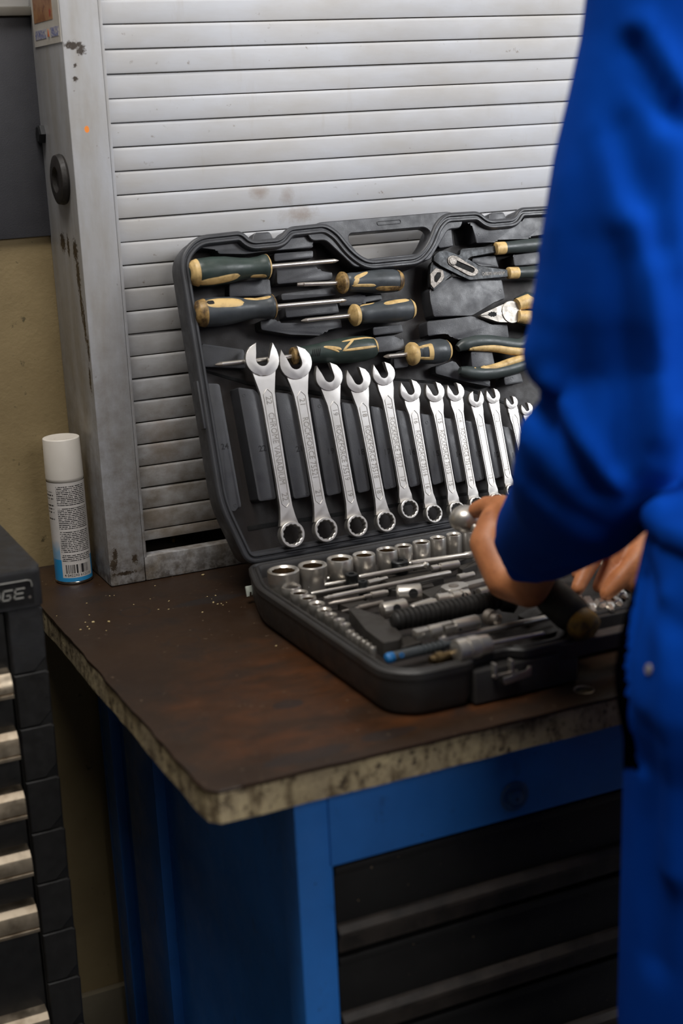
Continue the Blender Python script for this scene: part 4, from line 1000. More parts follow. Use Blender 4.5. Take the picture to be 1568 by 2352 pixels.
# lying tools: px endpoints, height of axis, radius, profile
def lying(name, a, b, h, rpx, prof, label, cat, mat=M_dim, zf=c5, group=None, seg=16):
    A = B3(*zf(a), h); B = B3(*zf(b), h); L = (B-A).length; k = .2806 if zf is c5 else .3954
    r_ = px2m((A+B)/2, rpx*k)*1.4
    o = obj(name, lathe([(s*L, r*r_) for s, r in prof], A, B, seg), mat, None, 35)
    return props(o, label, cat, group), A, B, r_
BAR = [(0, .7), (.01, .8), (.03, .8), (.04, 1), (.80, 1), (.82, 1.25), (.99, 1.25), (1, 1.1)]
ROD = [(0, .8), (.01, 1), (.99, 1), (1, .8)]
g = 'drive bars lying in the tray'
lying('extension_bar', (478, 492), (825, 440), -.004, 14, BAR, 'short steel bar just in front of the two largest sockets', 'bar', M_steel, group=g)
lying('extension_bar', (525, 532), (845, 482), -.004, 13, [(0, .75), (.06, .75), (.08, 1), (1, 1)], 'short ball-ended steel bar in front of the first bar', 'bar', M_steel, group=g)
lying('extension_bar', (550, 582), (935, 512), -.005, 11, [(0, .7), (.04, 1), (1, 1)], 'thin steel bar in front of the black knob', 'bar', M_steel, group=g)
lying('extension_bar', (940, 448), (1510, 345), .000, 15, [(0, .8), (.02, 1), (.90, 1), (.92, .8), (.955, 1.5), (.99, 1.1), (1, .5)], 'long bright bar with a ball tip behind the sliding bar', 'bar', M_steel, group=g)
lying('extension_bar', (250, 240), (650, 182), .000, 13, BAR, 'steel bar in front of the sixth and seventh hinge sockets', 'bar', M_steel, c6, g)
lying('sliding_bar', (655, 622), (1690, 408), -.002, 15, [(0, .7), (.02, .7), (.035, .95), (.06, .8), (.075, 1), (.985, 1), (1, .7)], 'longest bright sliding bar crossing the middle of the tray', 'bar', M_steel, group=g)
lying('bit_holder', (1010, 495), (1170, 455), -.002, 15, [(0, .8), (.02, 1.1), (.6, 1.1), (.62, .8), (1, .8)], 'short steel bit holder next to the black knob', 'bit holder', M_steel)
lying('extension_bar', (690, 668), (1000, 612), -.006, 13, [(0, .7), (.12, .9), (.14, 1.1), (1, 1)], 'small steel bar with a square tip left of the couplers', 'bar', M_dim, group=g)
lying('extension_bar', (980, 608), (1175, 572), -.003, 20, [(0, .6), (.3, .6), (.32, 1), (.9, 1), (.92, .8), (1, .8)], 'stubby steel bar behind the drilled coupler', 'bar', M_steel, group=g)
lying('extension_bar', (800, 730), (1140, 655), -.004, 16, [(0, .5), (.4, .6), (.42, 1), (.98, 1), (1, .8)], 'steel bar pointing at the front coupler', 'bar', M_dim, group=g)
lying('bit_holder', (380, 268), (540, 240), .000, 14, [(0, .8), (.02, 1), (.22, 1), (.24, .7), (.3, .7), (.32, 1.2), (.98, 1.2), (1, 1)], 'two-step steel bit holder in front of the hinge sockets near the hand', 'bit holder', M_steel, c6)
lying('bit_holder', (535, 322), (625, 300), .000, 15, [(0, .8), (.03, 1), (.45, 1), (.47, .8), (1, .8)], 'short bright bit holder behind the ratchet spanner end', 'bit holder', M_steel, c6)
# black drive pieces standing between the bars
for (x, y, w, lb) in ((878, 418, 108, 'black steel drive piece standing among the short bars'), (1272, 310, 148, 'wide black drive piece standing in front of the fifth hinge socket'), (972, 478, 82, 'small black knob with a hollow end between the bars')):
    P_ = B3(*c5((x, y)), .008); r_ = px2m(P_, w*.2806)/2
    o = obj('drive_adapter', lathe([(-.022, r_*.9), (-.003, r_*.95), (-.001, r_), (0, r_*.92), (0, r_*.5), (-.004, r_*.4), (-.004, .0004)], P_, P_+ZU, 20), M_blacksteel, None, 35)
    props(o, lb, 'adapter')
# couplers with cross holes
def coupler(a, b, rpx, zf, hole_t, label, mat=M_socket):
    o, A, B, r_ = lying('coupler', a, b, .003, rpx, [(0, .86), (.02, .97), (.05, 1), (.95, 1), (.98, .97), (1, .86)], label, 'coupler', mat, zf)
    d = (B-A).normalized(); up = (CAM-(A+B)/2); up = (up-d*up.dot(d)).normalized()
    c = A.lerp(B, hole_t)+up*r_*.97
    obj('cross_hole', lathe([(0, r_*.5), (.0009, r_*.5)], c-up*.0006, c+up, 18), M_hole, o, 30)
    return o
coupler((1255, 590), (1450, 575), 56, c5, .62, 'sliding T-head coupler with a cross hole, beside the tray blocks')
coupler((1130, 725), (1325, 690), 50, c5, .5, 'smaller coupler with a dark cross hole, left of the twin couplers')
lying('coupler', (1370, 712), (1560, 655), -.001, 34, [(0, .7), (.04, .85), (.1, .85), (.13, 1), (.9, 1), (.95, .85), (1, .8)], 'plain chrome coupler between cross-hole coupler and universal joint', 'coupler', M_socket)
uj, A, B, r_ = lying('small_universal_joint', (412, 452), (602, 425), .000, 27, [(0, .8), (.02, 1), (.35, 1), (.38, .75), (.45, .75), (.48, 1.05), (.7, 1.05), (.72, .7), (.76, .7), (.78, 1.1), (.97, 1.1), (1, .9)], 'small bright universal joint behind the black ribbed grip', 'universal joint', M_steel, c6)
d = (B-A); c = A+d*.86; obj('joint_bore', lathe([(0, r_*.6), (.001, r_*.6)], c+(CAM-c).normalized()*r_*.9, CAM, 12), M_hole, uj)
lying('coupler', (655, 415), (735, 395), -.001, 24, ROD, 'small steel coupler under the ratchet spanner end', 'coupler', M_socket, c6)
# ratchet spanner end
A = B3(*c6((450, 402)), .002); B = B3(*c6((745, 330)), .004)
rs_ = empty('ratchet_spanner', A, 'bright flat ratchet spanner lying behind the ribbed grip', 'spanner')
d = (B-A).normalized(); sd = d.cross(ZU).normalized(); MM = fr(A, d, -sd, ZU)
Ln = (B-A).length
obj('spanner_head', prism(rpoly([(0, -.008), (.012, -.013), (Ln*.42, -.010), (Ln*.46, 0), (Ln*.42, .010), (.012, .013), (0, .008)], .004, 3), -.004, .004, .0012), M_chrome, rs_, 35, M=MM)
obj('spanner_shank', prism(rpoly([(Ln*.40, -.006), (Ln*1.2, -.0045), (Ln*1.2, .0045), (Ln*.40, .006)], .001, 2), -.003, .003, .001), M_chrome, rs_, 35, M=MM)
obj('spanner_plate', lathe([(0, .006), (.001, .006), (.0014, .005)], MM @ Vector((.014, 0, .004)), MM @ Vector((.014, 0, 1)), 18), M_dim, rs_, 35)
# black ribbed grip
A = B3(*c6((150, 575)), .008); B = B3(*c6((775, 450)), .008); Ln = (B-A).length; r_ = px2m(A.lerp(B, .5), 122*.3954)/2
rg_ = empty('flexible_handle', A, 'black ribbed rubber grip lying across the case tray', 'handle')
n = 20; pr = [(0, r_*.5), (.003, r_*.8)]
for k in range(n):
    s = .006+(Ln-.012)*k/n; w_ = (Ln-.012)/n
    pr += [(s, r_*.84), (s+w_*.15, r_), (s+w_*.7, r_), (s+w_*.85, r_*.84)]
pr += [(Ln-.003, r_*.9), (Ln, r_*.6)]
obj('ribbed_grip', lathe(pr, A, B, 22), simple('black_grip', '242322', .5, 0, '1b1917', 40, .2, 500), rg_, 30)
C2 = B3(*c6((880, 465)), .004); obj('smooth_end', lathe([(0, r_*.8), (.004, r_*1.1), ((C2-B).length-.003, r_*1.1), ((C2-B).length, r_*.7)], B, C2, 22), simple('black_grip_end', '1e1e1f', .35), rg_, 40)
# big universal joint
A = B3(*c6((283, 655)), .008); B = B3(*c6((650, 575)), .008); d = (B-A).normalized(); Ln = (B-A).length; r_ = px2m(A, 74*.3954)/2*1.05
bj = empty('universal_joint', A, 'large steel universal joint with a square drive end near the front', 'universal joint')
sd = d.cross(ZU).normalized(); MM = fr(A, d, -sd, sd.cross(d).normalized())
q = r_*.92; obj('square_drive', box(0, Ln*.22, -q*.8, q*.8, -q*.8, q*.8, .0008), M_steel, bj, 30, M=MM)
obj('drive_ball', lathe([(-.0005, q*.32), (.0006, q*.3), (.001, q*.1)], MM @ Vector((Ln*.11, -q*.8, 0)), MM @ Vector((Ln*.11, -1, 0)), 10), M_steel, bj)
obj('joint_barrel', lathe([(Ln*.22, r_*.9), (Ln*.23, r_), (Ln*.40, r_), (Ln*.41, r_*.8)], A, B, 20), M_socket, bj, 35)
for sg in (-1, 1): obj('yoke', box(Ln*.38, Ln*.58, -r_*.5, r_*.5, sg*r_*.72-r_*.22, sg*r_*.72+r_*.22, .0008), M_socket, bj, 30, M=MM)
for sg in (-1, 1): obj('yoke', box(Ln*.44, Ln*.66, sg*r_*.72-r_*.22, sg*r_*.72+r_*.22, -r_*.5, r_*.5, .0008), M_socket, bj, 30, M=MM)
obj('joint_cross', lathe([(0, r_*.55), (r_*1.0, r_*.55)], MM @ Vector((Ln*.52-r_*.5, 0, 0)), MM @ Vector((1, 0, 0)), 8), M_dim, bj)
obj('joint_socket', lathe([(Ln*.60, r_*.85), (Ln*.62, r_*1.05), (Ln*.97, r_*1.1), (Ln, r_*.95), (Ln, r_*.6), (Ln*.9, r_*.55)], A, B, 24, caps=False), M_socket, bj, 35)
hc_ = MM @ Vector((Ln*.66, -r_*1.02, -r_*.2)); obj('pin_hole', lathe([(0, r_*.22), (.0012, r_*.22)], hc_, hc_ + (MM.to_3x3() @ Vector((0, -1, 0))), 10), M_hole, bj)
# drive end behind it
lying('drive_coupler', (700, 545), (775, 570), .004, 38, [(0, .6), (.1, .9), (.5, .9), (.52, .65), (.9, .65), (1, .4)], 'dark steel drive end tucked behind the large universal joint', 'coupler', M_dim, c6)
# rods
lying('sliding_bar', (415, 690), (1085, 548), -.003, 14, [(0, 1.6), (.06, 1.6), (.07, 1), (.97, 1), (1, .7)], 'thin steel rod between universal joint and socket stack at the front', 'bar', M_steel, c6, g)
st_, A, B, r_ = lying('bit_socket_stack', (520, 750), (715, 705), .007, 50, [(0, .8), (.02, .97), (.30, 1), (.31, .9), (.34, .9), (.35, 1), (.62, .98), (.63, .85), (.68, .85), (.69, .9), (.97, .82), (1, .7)], 'dull steel ratchet drum with a thin rod near the front rim', 'ratchet', M_socket, c6)
obj('drum_rod', rod(B, B3(*c6((1032, 645)), .004), .0024, 10), M_steel, st_, 40)
# blue ended hex key holder
A = B3(*c6((118, 792)), -.001); B = B3(*c6((505, 700)), -.001); Ln = (B-A).length; r_ = px2m(A, 64*.3954)/2
hk = empty('hex_handle', A, 'black handle with a blue hexagon end in the front left corner', 'handle')
obj('handle_barrel', lathe([(.001, r_*.9), (.004, r_), (Ln*.5, r_*.95), (Ln*.52, r_*.8), (Ln*.8, r_*.75), (Ln, r_*.5)], A, B, 20), M_grip_b, hk, 40)
for k in range(7): obj('grip_ridge', lathe([(Ln*(.40+.07*k), r_*.8), (Ln*(.405+.07*k), r_*1.0), (Ln*(.43+.07*k), r_*1.0), (Ln*(.435+.07*k), r_*.8)], A, B, 18), M_grip_b, hk, 40)
M_bluep = simple('blue_plastic', '1f6fb0', .4, 0, '19588c', 60)
obj('blue_cap', lathe([(-.001, r_*.55), (.0, r_*.85), (.003, r_*1.03), (.008, r_*1.03), (.009, r_*.9)], A, B, 20), M_bluep, hk, 40)
d = (B-A).normalized(); up = (CAM-A); up = (up-d*up.dot(d)).normalized(); c = A+d*Ln*.19+up*r_*.97
obj('blue_hex_mark', lathe([(-.001, r_*.5), (.001, r_*.5)], c, c+up, 6), M_bluep, hk, 20); obj('hex_hole', lathe([(.001, r_*.25), (.0013, r_*.25)], c, c+up, 6), M_hole, hk, 20)
lying('bit_socket', (372, 800), (505, 770), -.004, 28, [(0, .6), (.2, .7), (.22, 1), (.5, 1), (.52, .8), (1, .8)], 'brown tarnished bit lying against the front rim', 'bit', simple('tarnished_brass', '7d6a4c', .4, .9, '3f3322', 90), c6)
# bits in the right-hand part of the tray
cB = lambda p: (1000+p[0]*.3622, 1050+p[1]*.3622)
tb([(1100, 640), (1420, 560), (1700, 620), (1680, 700), (1230, 850), (1130, 800)], -.002, cB, name='tray_deck')
bits = [((945, 965), (905, 900)), ((1010, 985), (960, 905)), ((1075, 960), (1030, 920)), ((1120, 975), (1080, 900)), ((1185, 945), (1120, 905)), ((1215, 900), (1150, 855)), ((1190, 850), (1130, 800)), ((1000, 700), (1050, 650)), ((780, 755), (850, 720))]
for i, (a, b) in enumerate(bits):
    o, A, B, r_ = lying('screwdriver_bit', a, b, .0, 22 if i < 7 else 20, [(0, .35), (.12, .5), (.35, .7), (.38, 1), (.97, 1), (1, .8)], 'chrome hex bit lying under the right hand, %s from the front left' % ordn[i], 'bit', M_steel, cB, 'bits in the right half of the tray', 6)
tb([(900, 900), (1230, 850), (1260, 930), (960, 1000)], -.004, cB, name='bit_rack')
# ------------------------------------------------------------------ the person in blue workwear
import numpy as np
from mathutils.bvhtree import BVHTree
def ball(bm, c, r, sc=(1, 1, 1), seg=14):
    c = Vector(c); R = [[bm.verts.new((c.x+r*sc[0]*math.sin(PI*j/nv)*math.cos(2*PI*k/seg), c.y+r*sc[1]*math.sin(PI*j/nv)*math.sin(2*PI*k/seg), c.z+r*sc[2]*math.cos(PI*j/nv))) for k in range(seg)] for nv in (seg//2+2,) for j in range(1, nv)]
    for A, B in zip(R, R[1:]):
        for k in range(seg): bm.faces.new((A[k], B[k], B[(k+1) % seg], A[(k+1) % seg]))
    bm.faces.new(R[0]); bm.faces.new(R[-1][::-1])
def cap(bm, p0, r0, p1, r1, seg=14, e0=True, e1=True):
    p0 = Vector(p0); p1 = Vector(p1); L = (p1-p0).length
    if L > 1e-5: lathe([(0, r0), (L, r1)], p0, p1, seg, bm)
    if e0: ball(bm, p0, r0, seg=seg)
    if e1: ball(bm, p1, r1, seg=seg)
def chain(bm, pts, rs, seg=14, e1=True):
    for i in range(len(pts)-1): cap(bm, pts[i], rs[i], pts[i+1], rs[i+1], seg, True, e1 or i < len(pts)-2)
def stack(bm, rings, seg=28):
    """loft of horizontal ellipses (cx, cy, z, rx, ry)"""
    R = [[bm.verts.new((x+rx*math.cos(2*PI*k/seg), y+ry*math.sin(2*PI*k/seg), z)) for k in range(seg)] for x, y, z, rx, ry in rings]
    for A, B in zip(R, R[1:]):
        for k in range(seg): bm.faces.new((A[k], A[(k+1) % seg], B[(k+1) % seg], B[k]))
    bm.faces.new(R[0][::-1]); bm.faces.new(R[-1])
def fuse(bm, voxel, it, folds=(), fac=.5):
    """one continuous skin over the overlapping pieces; folds = [(polyline, width, height)]"""
    bmesh.ops.recalc_face_normals(bm, faces=bm.faces[:])
    me = bpy.data.meshes.new('tmp'); bm.to_mesh(me); bm.free()
    o = bpy.data.objects.new('tmp', me); COL.objects.link(o)
    m = o.modifiers.new('r', 'REMESH'); m.mode = 'VOXEL'; m.voxel_size = voxel
    if it: s_ = o.modifiers.new('s', 'SMOOTH'); s_.iterations = it; s_.factor = fac
    bpy.context.view_layer.update()
    m2 = bpy.data.meshes.new_from_object(o.evaluated_get(bpy.context.evaluated_depsgraph_get()))
    bpy.data.objects.remove(o, do_unlink=True); bpy.data.meshes.remove(me)
    if folds:
        n = len(m2.vertices); co = np.empty(n*3, 'f'); m2.vertices.foreach_get('co', co); co = co.reshape(-1, 3)
        no = np.empty(n*3, 'f'); m2.vertices.foreach_get('normal', no); no = no.reshape(-1, 3)
        disp = np.zeros(n)
        for pl_, w_, h_ in folds:
            best = np.full(n, 9.)
            for a, b in zip(pl_, pl_[1:]):
                a = np.array(a); b = np.array(b); ab = b-a; t_ = np.clip(((co-a)@ab)/(ab@ab), 0, 1)
                best = np.minimum(best, np.linalg.norm(co-(a+t_[:, None]*ab), axis=1))
            disp += h_*np.exp(-(best/w_)**2)
        co = co+no*disp[:, None]; m2.vertices.foreach_set('co', co.astype('f').ravel()); m2.update()
    b2 = bmesh.new(); b2.from_mesh(m2); bpy.data.meshes.remove(m2)
    return b2
def on(bvh, px, py):
    h = bvh.ray_cast(CAM, ray(px, py).normalized()); return h
SK = .866; 
def sil(px, py, y, r): return aty(px, py, y)+Vector((r*.87, -r*.49, 0))    # centre of a round limb whose left edge shows at this pixel

def m_cloth():
    t = NT('blue_workwear')
    c = t.mix(t.ramp(t.noise(7, 4), .35, .7), lin('013d9c'), lin('01358d'))
    wv = t.noise(1400, 2, .5)
    return t.fin(c, .95, 0, wv, .25, .0006, spec=.06)
M_cloth = m_cloth()
M_cloth2 = M_cloth
def m_skin():
    t = NT('tanned_skin'); c = t.mix(t.ramp(t.noise(38, 4), .35, .7), lin('ca8456'), lin('ad6b42')); c = t.mix(t.ramp(t.noise(160, 3), .55, .75, 0, .4), c, lin('8a5538'))
    t.b.inputs['Subsurface Weight'].default_value = .12; t.b.inputs['Subsurface Radius'].default_value = (.008, .003, .0015)
    return t.fin(c, .5, 0, t.noise(320, 3), .25, .0008)
M_skin = m_skin()

# joints
E_L = aty(1400, 1000, -.15); M_L = aty(1352, 1132, -.04); W_L = aty(1252, 1238, .075)
S_L = sil(1352, -40, -.1, .070)
TA = aty(1068, 1192, .235); TB_ = aty(1352, 1446, .05)          # tool axis: head end, handle end
ta = (TB_-TA).normalized(); Tlen = (TB_-TA).length
# frame round the tool: n_out faces the camera's left, n_up the sleeve side
vdir = (TA.lerp(TB_, .4)-CAM).normalized()
n_in = (vdir-ta*vdir.dot(ta)).normalized()            # away from camera
n_s = ta.cross(n_in).normalized()
if n_s.dot(CR) < 0: n_s = -n_s                         # towards picture right / sleeve
tr = .0125
bm = bmesh.new()
# left forearm and palm
elb = Vector((E_L.x+.02, E_L.y, E_L.z)); wri = W_L+Vector((.004, .0, .004))
chain(bm, [S_L+Vector((.01, 0, .02)), elb, M_L, wri], [.048, .041, .04, .031])
kn = []
fr_s = [.30, .385, .465, .54]; fl = [.0098, .0102, .0096, .0085]
for i in range(4):
    c = TA+ta*Tlen*fr_s[i]; rr = tr+fl[i]*.92
    def ringp(deg, r_): a = math.radians(deg); return c+n_s*math.cos(a)*r_-n_in*math.sin(a)*r_   # 0 = sleeve side, 90 = towards camera
    # the finger leaves the palm on the far upper side, crosses the left and closes underneath
    k0 = ringp(-40, rr*1.5); pts = [k0]
    for dg, f in ((-85, 1.22), (-130, 1.10), (-172, 1.05), (-215, 1.0), (-258, .98), (-290, .96)): pts.append(ringp(dg, rr*f))
    rs = [fl[i]*1.18, fl[i]*1.12, fl[i]*1.05, fl[i]*1.0, fl[i]*.98, fl[i]*.92, fl[i]*.8]
    chain(bm, pts, rs, 12); kn.append(k0)
pc = (kn[0]+kn[1]+kn[2]+kn[3])/4
for k in kn: chain(bm, [k, k.lerp(wri, .5), wri], [.0135, .016, .024], 12)
# back of the hand showing left of the cuff
hb1 = aty(1122, 1248, .165); hb2 = aty(1160, 1330, .13); hb3 = aty(1215, 1352, .10)
chain(bm, [aty(1140, 1200, .175), hb1, hb2, hb3, wri], [.020, .0215, .022, .021, .027], 16)
chain(bm, [kn[1], hb1], [.013, .02], 12); chain(bm, [kn[3], hb3], [.012, .02], 12)
# thumb laid along the ratchet towards its head
chain(bm, [aty(1195, 1190, .14), aty(1150, 1165, .185), aty(1118, 1163, .205), aty(1092, 1172, .222)], [.020, .0145, .0118, .0095], 14)
# right arm and hand reaching into the tray
rt = atz(1392, 1364, ZB+HB+.010)
yr = rt.y
rw = aty(1520, 1150, yr+.03); S_R = Vector((.92, -.14, 1.53)); E_R = Vector((.96, -.10, 1.20))
chain(bm, [S_R, E_R, E_R.lerp(rw, .55), rw], [.052, .043, .038, .029])
kr = [aty(1478, 1236, yr+.015), aty(1440, 1215, yr+.035), aty(1408, 1212, yr+.055), aty(1392, 1222, yr+.07)]
for k in kr: chain(bm, [k, k.lerp(rw, .5), rw], [.0125, .018, .024], 12)
chain(bm, [kr[0], aty(1462, 1286, yr-.002), aty(1420, 1335, yr-.002), rt], [.0125, .0115, .0108, .0086], 12)
chain(bm, [kr[1], aty(1418, 1268, yr+.022), aty(1392, 1315, yr+.02), aty(1374, 1348, yr+.018)], [.012, .0105, .0098, .0078], 12)
chain(bm, [kr[2], aty(1375, 1262, yr+.02), aty(1345, 1310, yr+.012), aty(1326, 1352, yr+.004)], [.012, .0108, .0100, .0082], 12)
chain(bm, [kr[3], aty(1360, 1258, yr+.06), aty(1338, 1292, yr+.06), aty(1325, 1318, yr+.055)], [.011, .0095, .009, .0075], 12)
chain(bm, [rw, aty(1512, 1250, yr-.005), aty(1478, 1310, yr-.01), aty(1455, 1345, yr-.008)], [.02, .014, .0115, .009], 12)
# trunk, legs, neck and head
TX, TY = .69, -.19
stack(bm, [(TX, TY, .84, .14, .09), (TX, TY, .95, .16, .10), (TX, TY, 1.08, .145, .09), (TX, TY, 1.25, .16, .10), (TX, TY+.02, 1.42, .18, .105), (TX, TY+.04, 1.53, .17, .09), (TX, TY+.05, 1.60, .07, .06)])
chain(bm, [S_L+Vector((.03, 0, .02)), Vector((TX, TY+.04, 1.55)), S_R], [.055, .06, .055])
FTL, FTR = Vector((.47, -.30, .06)), Vector((.73, -.34, .06))
chain(bm, [Vector((TX-.09, TY, .9)), Vector((.485, -.27, .50)), FTL+Vector((0, -.03, .03))], [.082, .056, .038])
chain(bm, [Vector((TX+.09, TY, .9)), Vector((.725, -.30, .50)), FTR+Vector((0, -.03, .03))], [.082, .056, .038])
NK = Vector((TX, TY+.06, 1.60)); HD = NK+Vector((0, .055, .155))
cap(bm, NK-Vector((0, 0, .04)), .062, NK+Vector((0, .03, .08)), .056)
ball(bm, HD+Vector((0, -.015, .03)), .094, (.84, 1.02, .98), 24); ball(bm, HD+Vector((0, .025, -.045)), .066, (.86, .95, 1.05), 20)
cap(bm, HD+Vector((0, .088, .02)), .010, HD+Vector((0, .105, -.015)), .014, 10)
for s in (-1, 1):
    ball(bm, HD+Vector((s*.080, -.01, .0)), .026, (.4, .7, 1.15), 12); ball(bm, HD+Vector((s*.034, .078, .028)), .014, (1, .5, .6), 10)
cap(bm, HD+Vector((-.02, .083, -.052)), .007, HD+Vector((.02, .083, -.052)), .007, 8)
body = obj('person', fuse(bm, .0036, 3), M_skin, None, 180, loc=(TX, TY, 0))
props(body, 'person in blue workwear leaning over the tool case, holding a ratchet', 'person')
for s in (-1, 1): b2 = bmesh.new(); ball(b2, HD+Vector((s*.034, .084, .028)), .011, seg=14); obj('eye', b2, simple('eye_white', 'd8d4cc', .25), body, 180)
b2 = bmesh.new(); ball(b2, HD+Vector((0, -.024, .045)), .099, (.86, 1.0, .95), 28)
bmesh.ops.delete(b2, geom=[v for v in b2.verts if (v.co.z < HD.z+.0 and v.co.y > HD.y-.05) or (v.co.y > HD.y+.045 and v.co.z < HD.z+.085) or v.co.z < HD.z-.07], context='VERTS')
obj('hair', b2, simple('dark_hair', '2a211b', .6, 0, '1c1613', 60, .6, 600), body, 180)

# jacket: trunk and both sleeves, one garment
bm = bmesh.new()
stack(bm, [(TX, TY, 1.118, .180, .120), (TX, TY, 1.135, .182, .120), (TX, TY, 1.25, .188, .112), (TX, TY+.01, 1.40, .202, .108), (TX, TY+.02, 1.52, .19, .10), (TX, TY+.05, 1.60, .10, .085), (TX, TY+.055, 1.615, .075, .075)])
hipc = sil(1482, 1250, -.2, .138)
stack(bm, [(hipc.x, hipc.y, 1.112, .139, .139), (hipc.x, hipc.y, 1.13, .140, .140), (hipc.x+.03, hipc.y+.02, 1.155, .112, .112), (hipc.x+.07, hipc.y+.05, 1.19, .07, .07)], 32)
up = [sil(1350, -60, -.1, .066), sil(1328, 120, -.1, .066), sil(1298, 260, -.1, .068), sil(1265, 400, -.1, .070), sil(1240, 560, -.1, .073), sil(1234, 690, -.1, .074), sil(1252, 790, -.1, .070), sil(1268, 880, -.1, .066)]
chain(bm, [Vector((TX-.1, TY+.03, 1.54))]+up, [.08, .066, .066, .068, .070, .073, .074, .070, .066], 22)
chain(bm, [sil(1232, 600, -.1, .062), sil(1214, 720, -.1, .052), sil(1196, 815, -.1, .040), sil(1204, 850, -.1, .026)], [.062, .052, .040, .026], 18)
fo_ = [sil(1268, 930, -.11, .068), sil(1215, 1020, -.10, .070), sil(1186, 1085, -.075, .070), sil(1176, 1140, -.035, .064), aty(1250, 1222, .04), aty(1218, 1248, .088)]
chain(bm, [sil(1214, 955, -.1, .022), sil(1186, 1010, -.1, .036), sil(1174, 1085, -.08, .046), sil(1172, 1130, -.05, .05)], [.022, .036, .046, .05], 18)
chain(bm, [up[6]+Vector((.02, -.01, -.04))]+fo_[:5], [.070, .068, .070, .070, .064, .050], 22)
hl = bmesh.new()
for px, py, y in ((1168, 1146, .06), (1128, 1248, .085), (1172, 1340, .085), (1244, 1342, .05), (1330, 1312, .01), (1400, 1285, -.04), (1350, 1180, .01), (1270, 1120, .03), (1172, 1140, .0), (1300, 1040, -.06), (1440, 1110, -.08)): hl.verts.new(aty(px, py, y))
for px, py, y in ((1190, 1160, .10), (1160, 1246, .115), (1190, 1318, .11), (1250, 1315, .085), (1310, 1200, .06), (1255, 1150, .08)): hl.verts.new(aty(px, py, y))
bmesh.ops.convex_hull(hl, input=hl.verts[:]); append(bm, hl)
chain(bm, [Vector((TX+.1, TY+.03, 1.54)), S_R, E_R, E_R.lerp(rw, .45)], [.10, .088, .085, .065], 18)
E3 = lambda pts: [tuple(aty(px, py, y)) for px, py, y in pts]
tmpb = bm.copy(); bmesh.ops.recalc_face_normals(tmpb, faces=tmpb.faces[:]); bv = BVHTree.FromBMesh(tmpb)
def surf(pts):
    out = []
    for px, py in pts:
        h = bv.ray_cast(CAM, ray(px, py).normalized())
        if h[0] is not None: out.append(tuple(h[0]))
    return out
fl_ = []
for pts, w_, h_ in (
    ([(1462, 520), (1478, 640), (1494, 760), (1502, 880), (1500, 980), (1492, 1060)], .017, .014),
    ([(1432, 560), (1440, 760), (1448, 940), (1440, 1060)], .018, -.010),
    ([(1265, 880), (1300, 965), (1345, 1040), (1400, 1110)], .013, .010),
    ([(1245, 915), (1275, 985), (1320, 1065), (1370, 1130)], .014, -.013),
    ([(1470, 60), (1510, 130), (1560, 210)], .013, .009),
    ([(1455, 110), (1500, 190), (1550, 270)], .013, -.010),
    ([(1380, 300), (1410, 420), (1450, 540)], .016, .006),
    ([(1415, 300), (1460, 420), (1500, 560)], .016, -.009),
    ([(1555, 330), (1550, 480), (1560, 600)], .015, .006),
    ([(1300, 420), (1290, 600), (1270, 780)], .02, .005),
    ([(1330, 560), (1320, 740), (1300, 860)], .018, -.005),
    ([(1568, 960), (1530, 1080), (1505, 1170)], .014, .009),
    ([(1500, 1040), (1470, 1150)], .010, -.005),
    ([(1240, 1120), (1330, 1190), (1420, 1230)], .012, -.004),
    ([(1400, 1270), (1330, 1290), (1250, 1310)], .007, .004)):
    q = surf(pts)
    if len(q) > 1: fl_.append((q, w_, h_))
tmpb.free()
jb = fuse(bm, .0058, 4, fl_)
jacket = obj('jacket', jb, M_cloth, body, 180)
jacket['label'] = 'blue work jacket with loose sleeves'
# trousers
bm = bmesh.new()
lg = [(1500, 1180, .13), (1476, 1262, .13), (1462, 1330, .13), (1442, 1400, .13), (1420, 1480, .13), (1408, 1560, .13), (1416, 1630, .128), (1430, 1700, .125), (1429, 1800, .12), (1427, 1900, .118), (1422, 2100, .11), (1416, 2352, .10)]
cs = [sil(px, py, -.2, r_) for px, py, r_ in lg]
rings_ = []
for c, (px, py, r_) in zip(cs, lg): rings_.append((c.x, c.y, c.z, r_, r_*.98))
rings_ += [(.485, -.28, .35, .088, .092), (.475, -.30, .12, .085, .095)]
stack(bm, rings_[::-1], 36)
stack(bm, [(.725, -.34, .12, .085, .095), (.725, -.33, .40, .09, .09), (.715, -.30, .65, .105, .11), (TX+.085, TY, .85, .12, .125), (TX+.06, TY, 1.0, .125, .12)])
stack(bm, [(TX, TY-.005, .80, .14, .115), (TX, TY-.005, .95, .165, .122), (TX, TY, 1.12, .165, .118), (TX, TY, 1.20, .15, .105)])
tmpb = bm.copy(); bmesh.ops.recalc_face_normals(tmpb, faces=tmpb.faces[:]); bv = BVHTree.FromBMesh(tmpb)
fl_ = []
for pts, w_, h_ in (([(1470, 1330), (1452, 1430), (1436, 1540), (1446, 1650), (1470, 1760)], .007, -.006), ([(1530, 1380), (1540, 1560), (1535, 1760), (1545, 2000)], .016, .008), ([(1500, 1700), (1495, 1900), (1500, 2200)], .018, -.006), ([(1480, 1300), (1520, 1400), (1555, 1440)], .012, -.005)):
    q = surf(pts)
    if len(q) > 1: fl_.append((q, w_, h_))
tmpb.free()
tb_ = fuse(bm, .0042, 9, fl_)
trousers = obj('trousers', tb_.copy(), M_cloth, body, 180); trousers['label'] = 'blue work trousers with a side opening'
bv = BVHTree.FromBMesh(tb_)
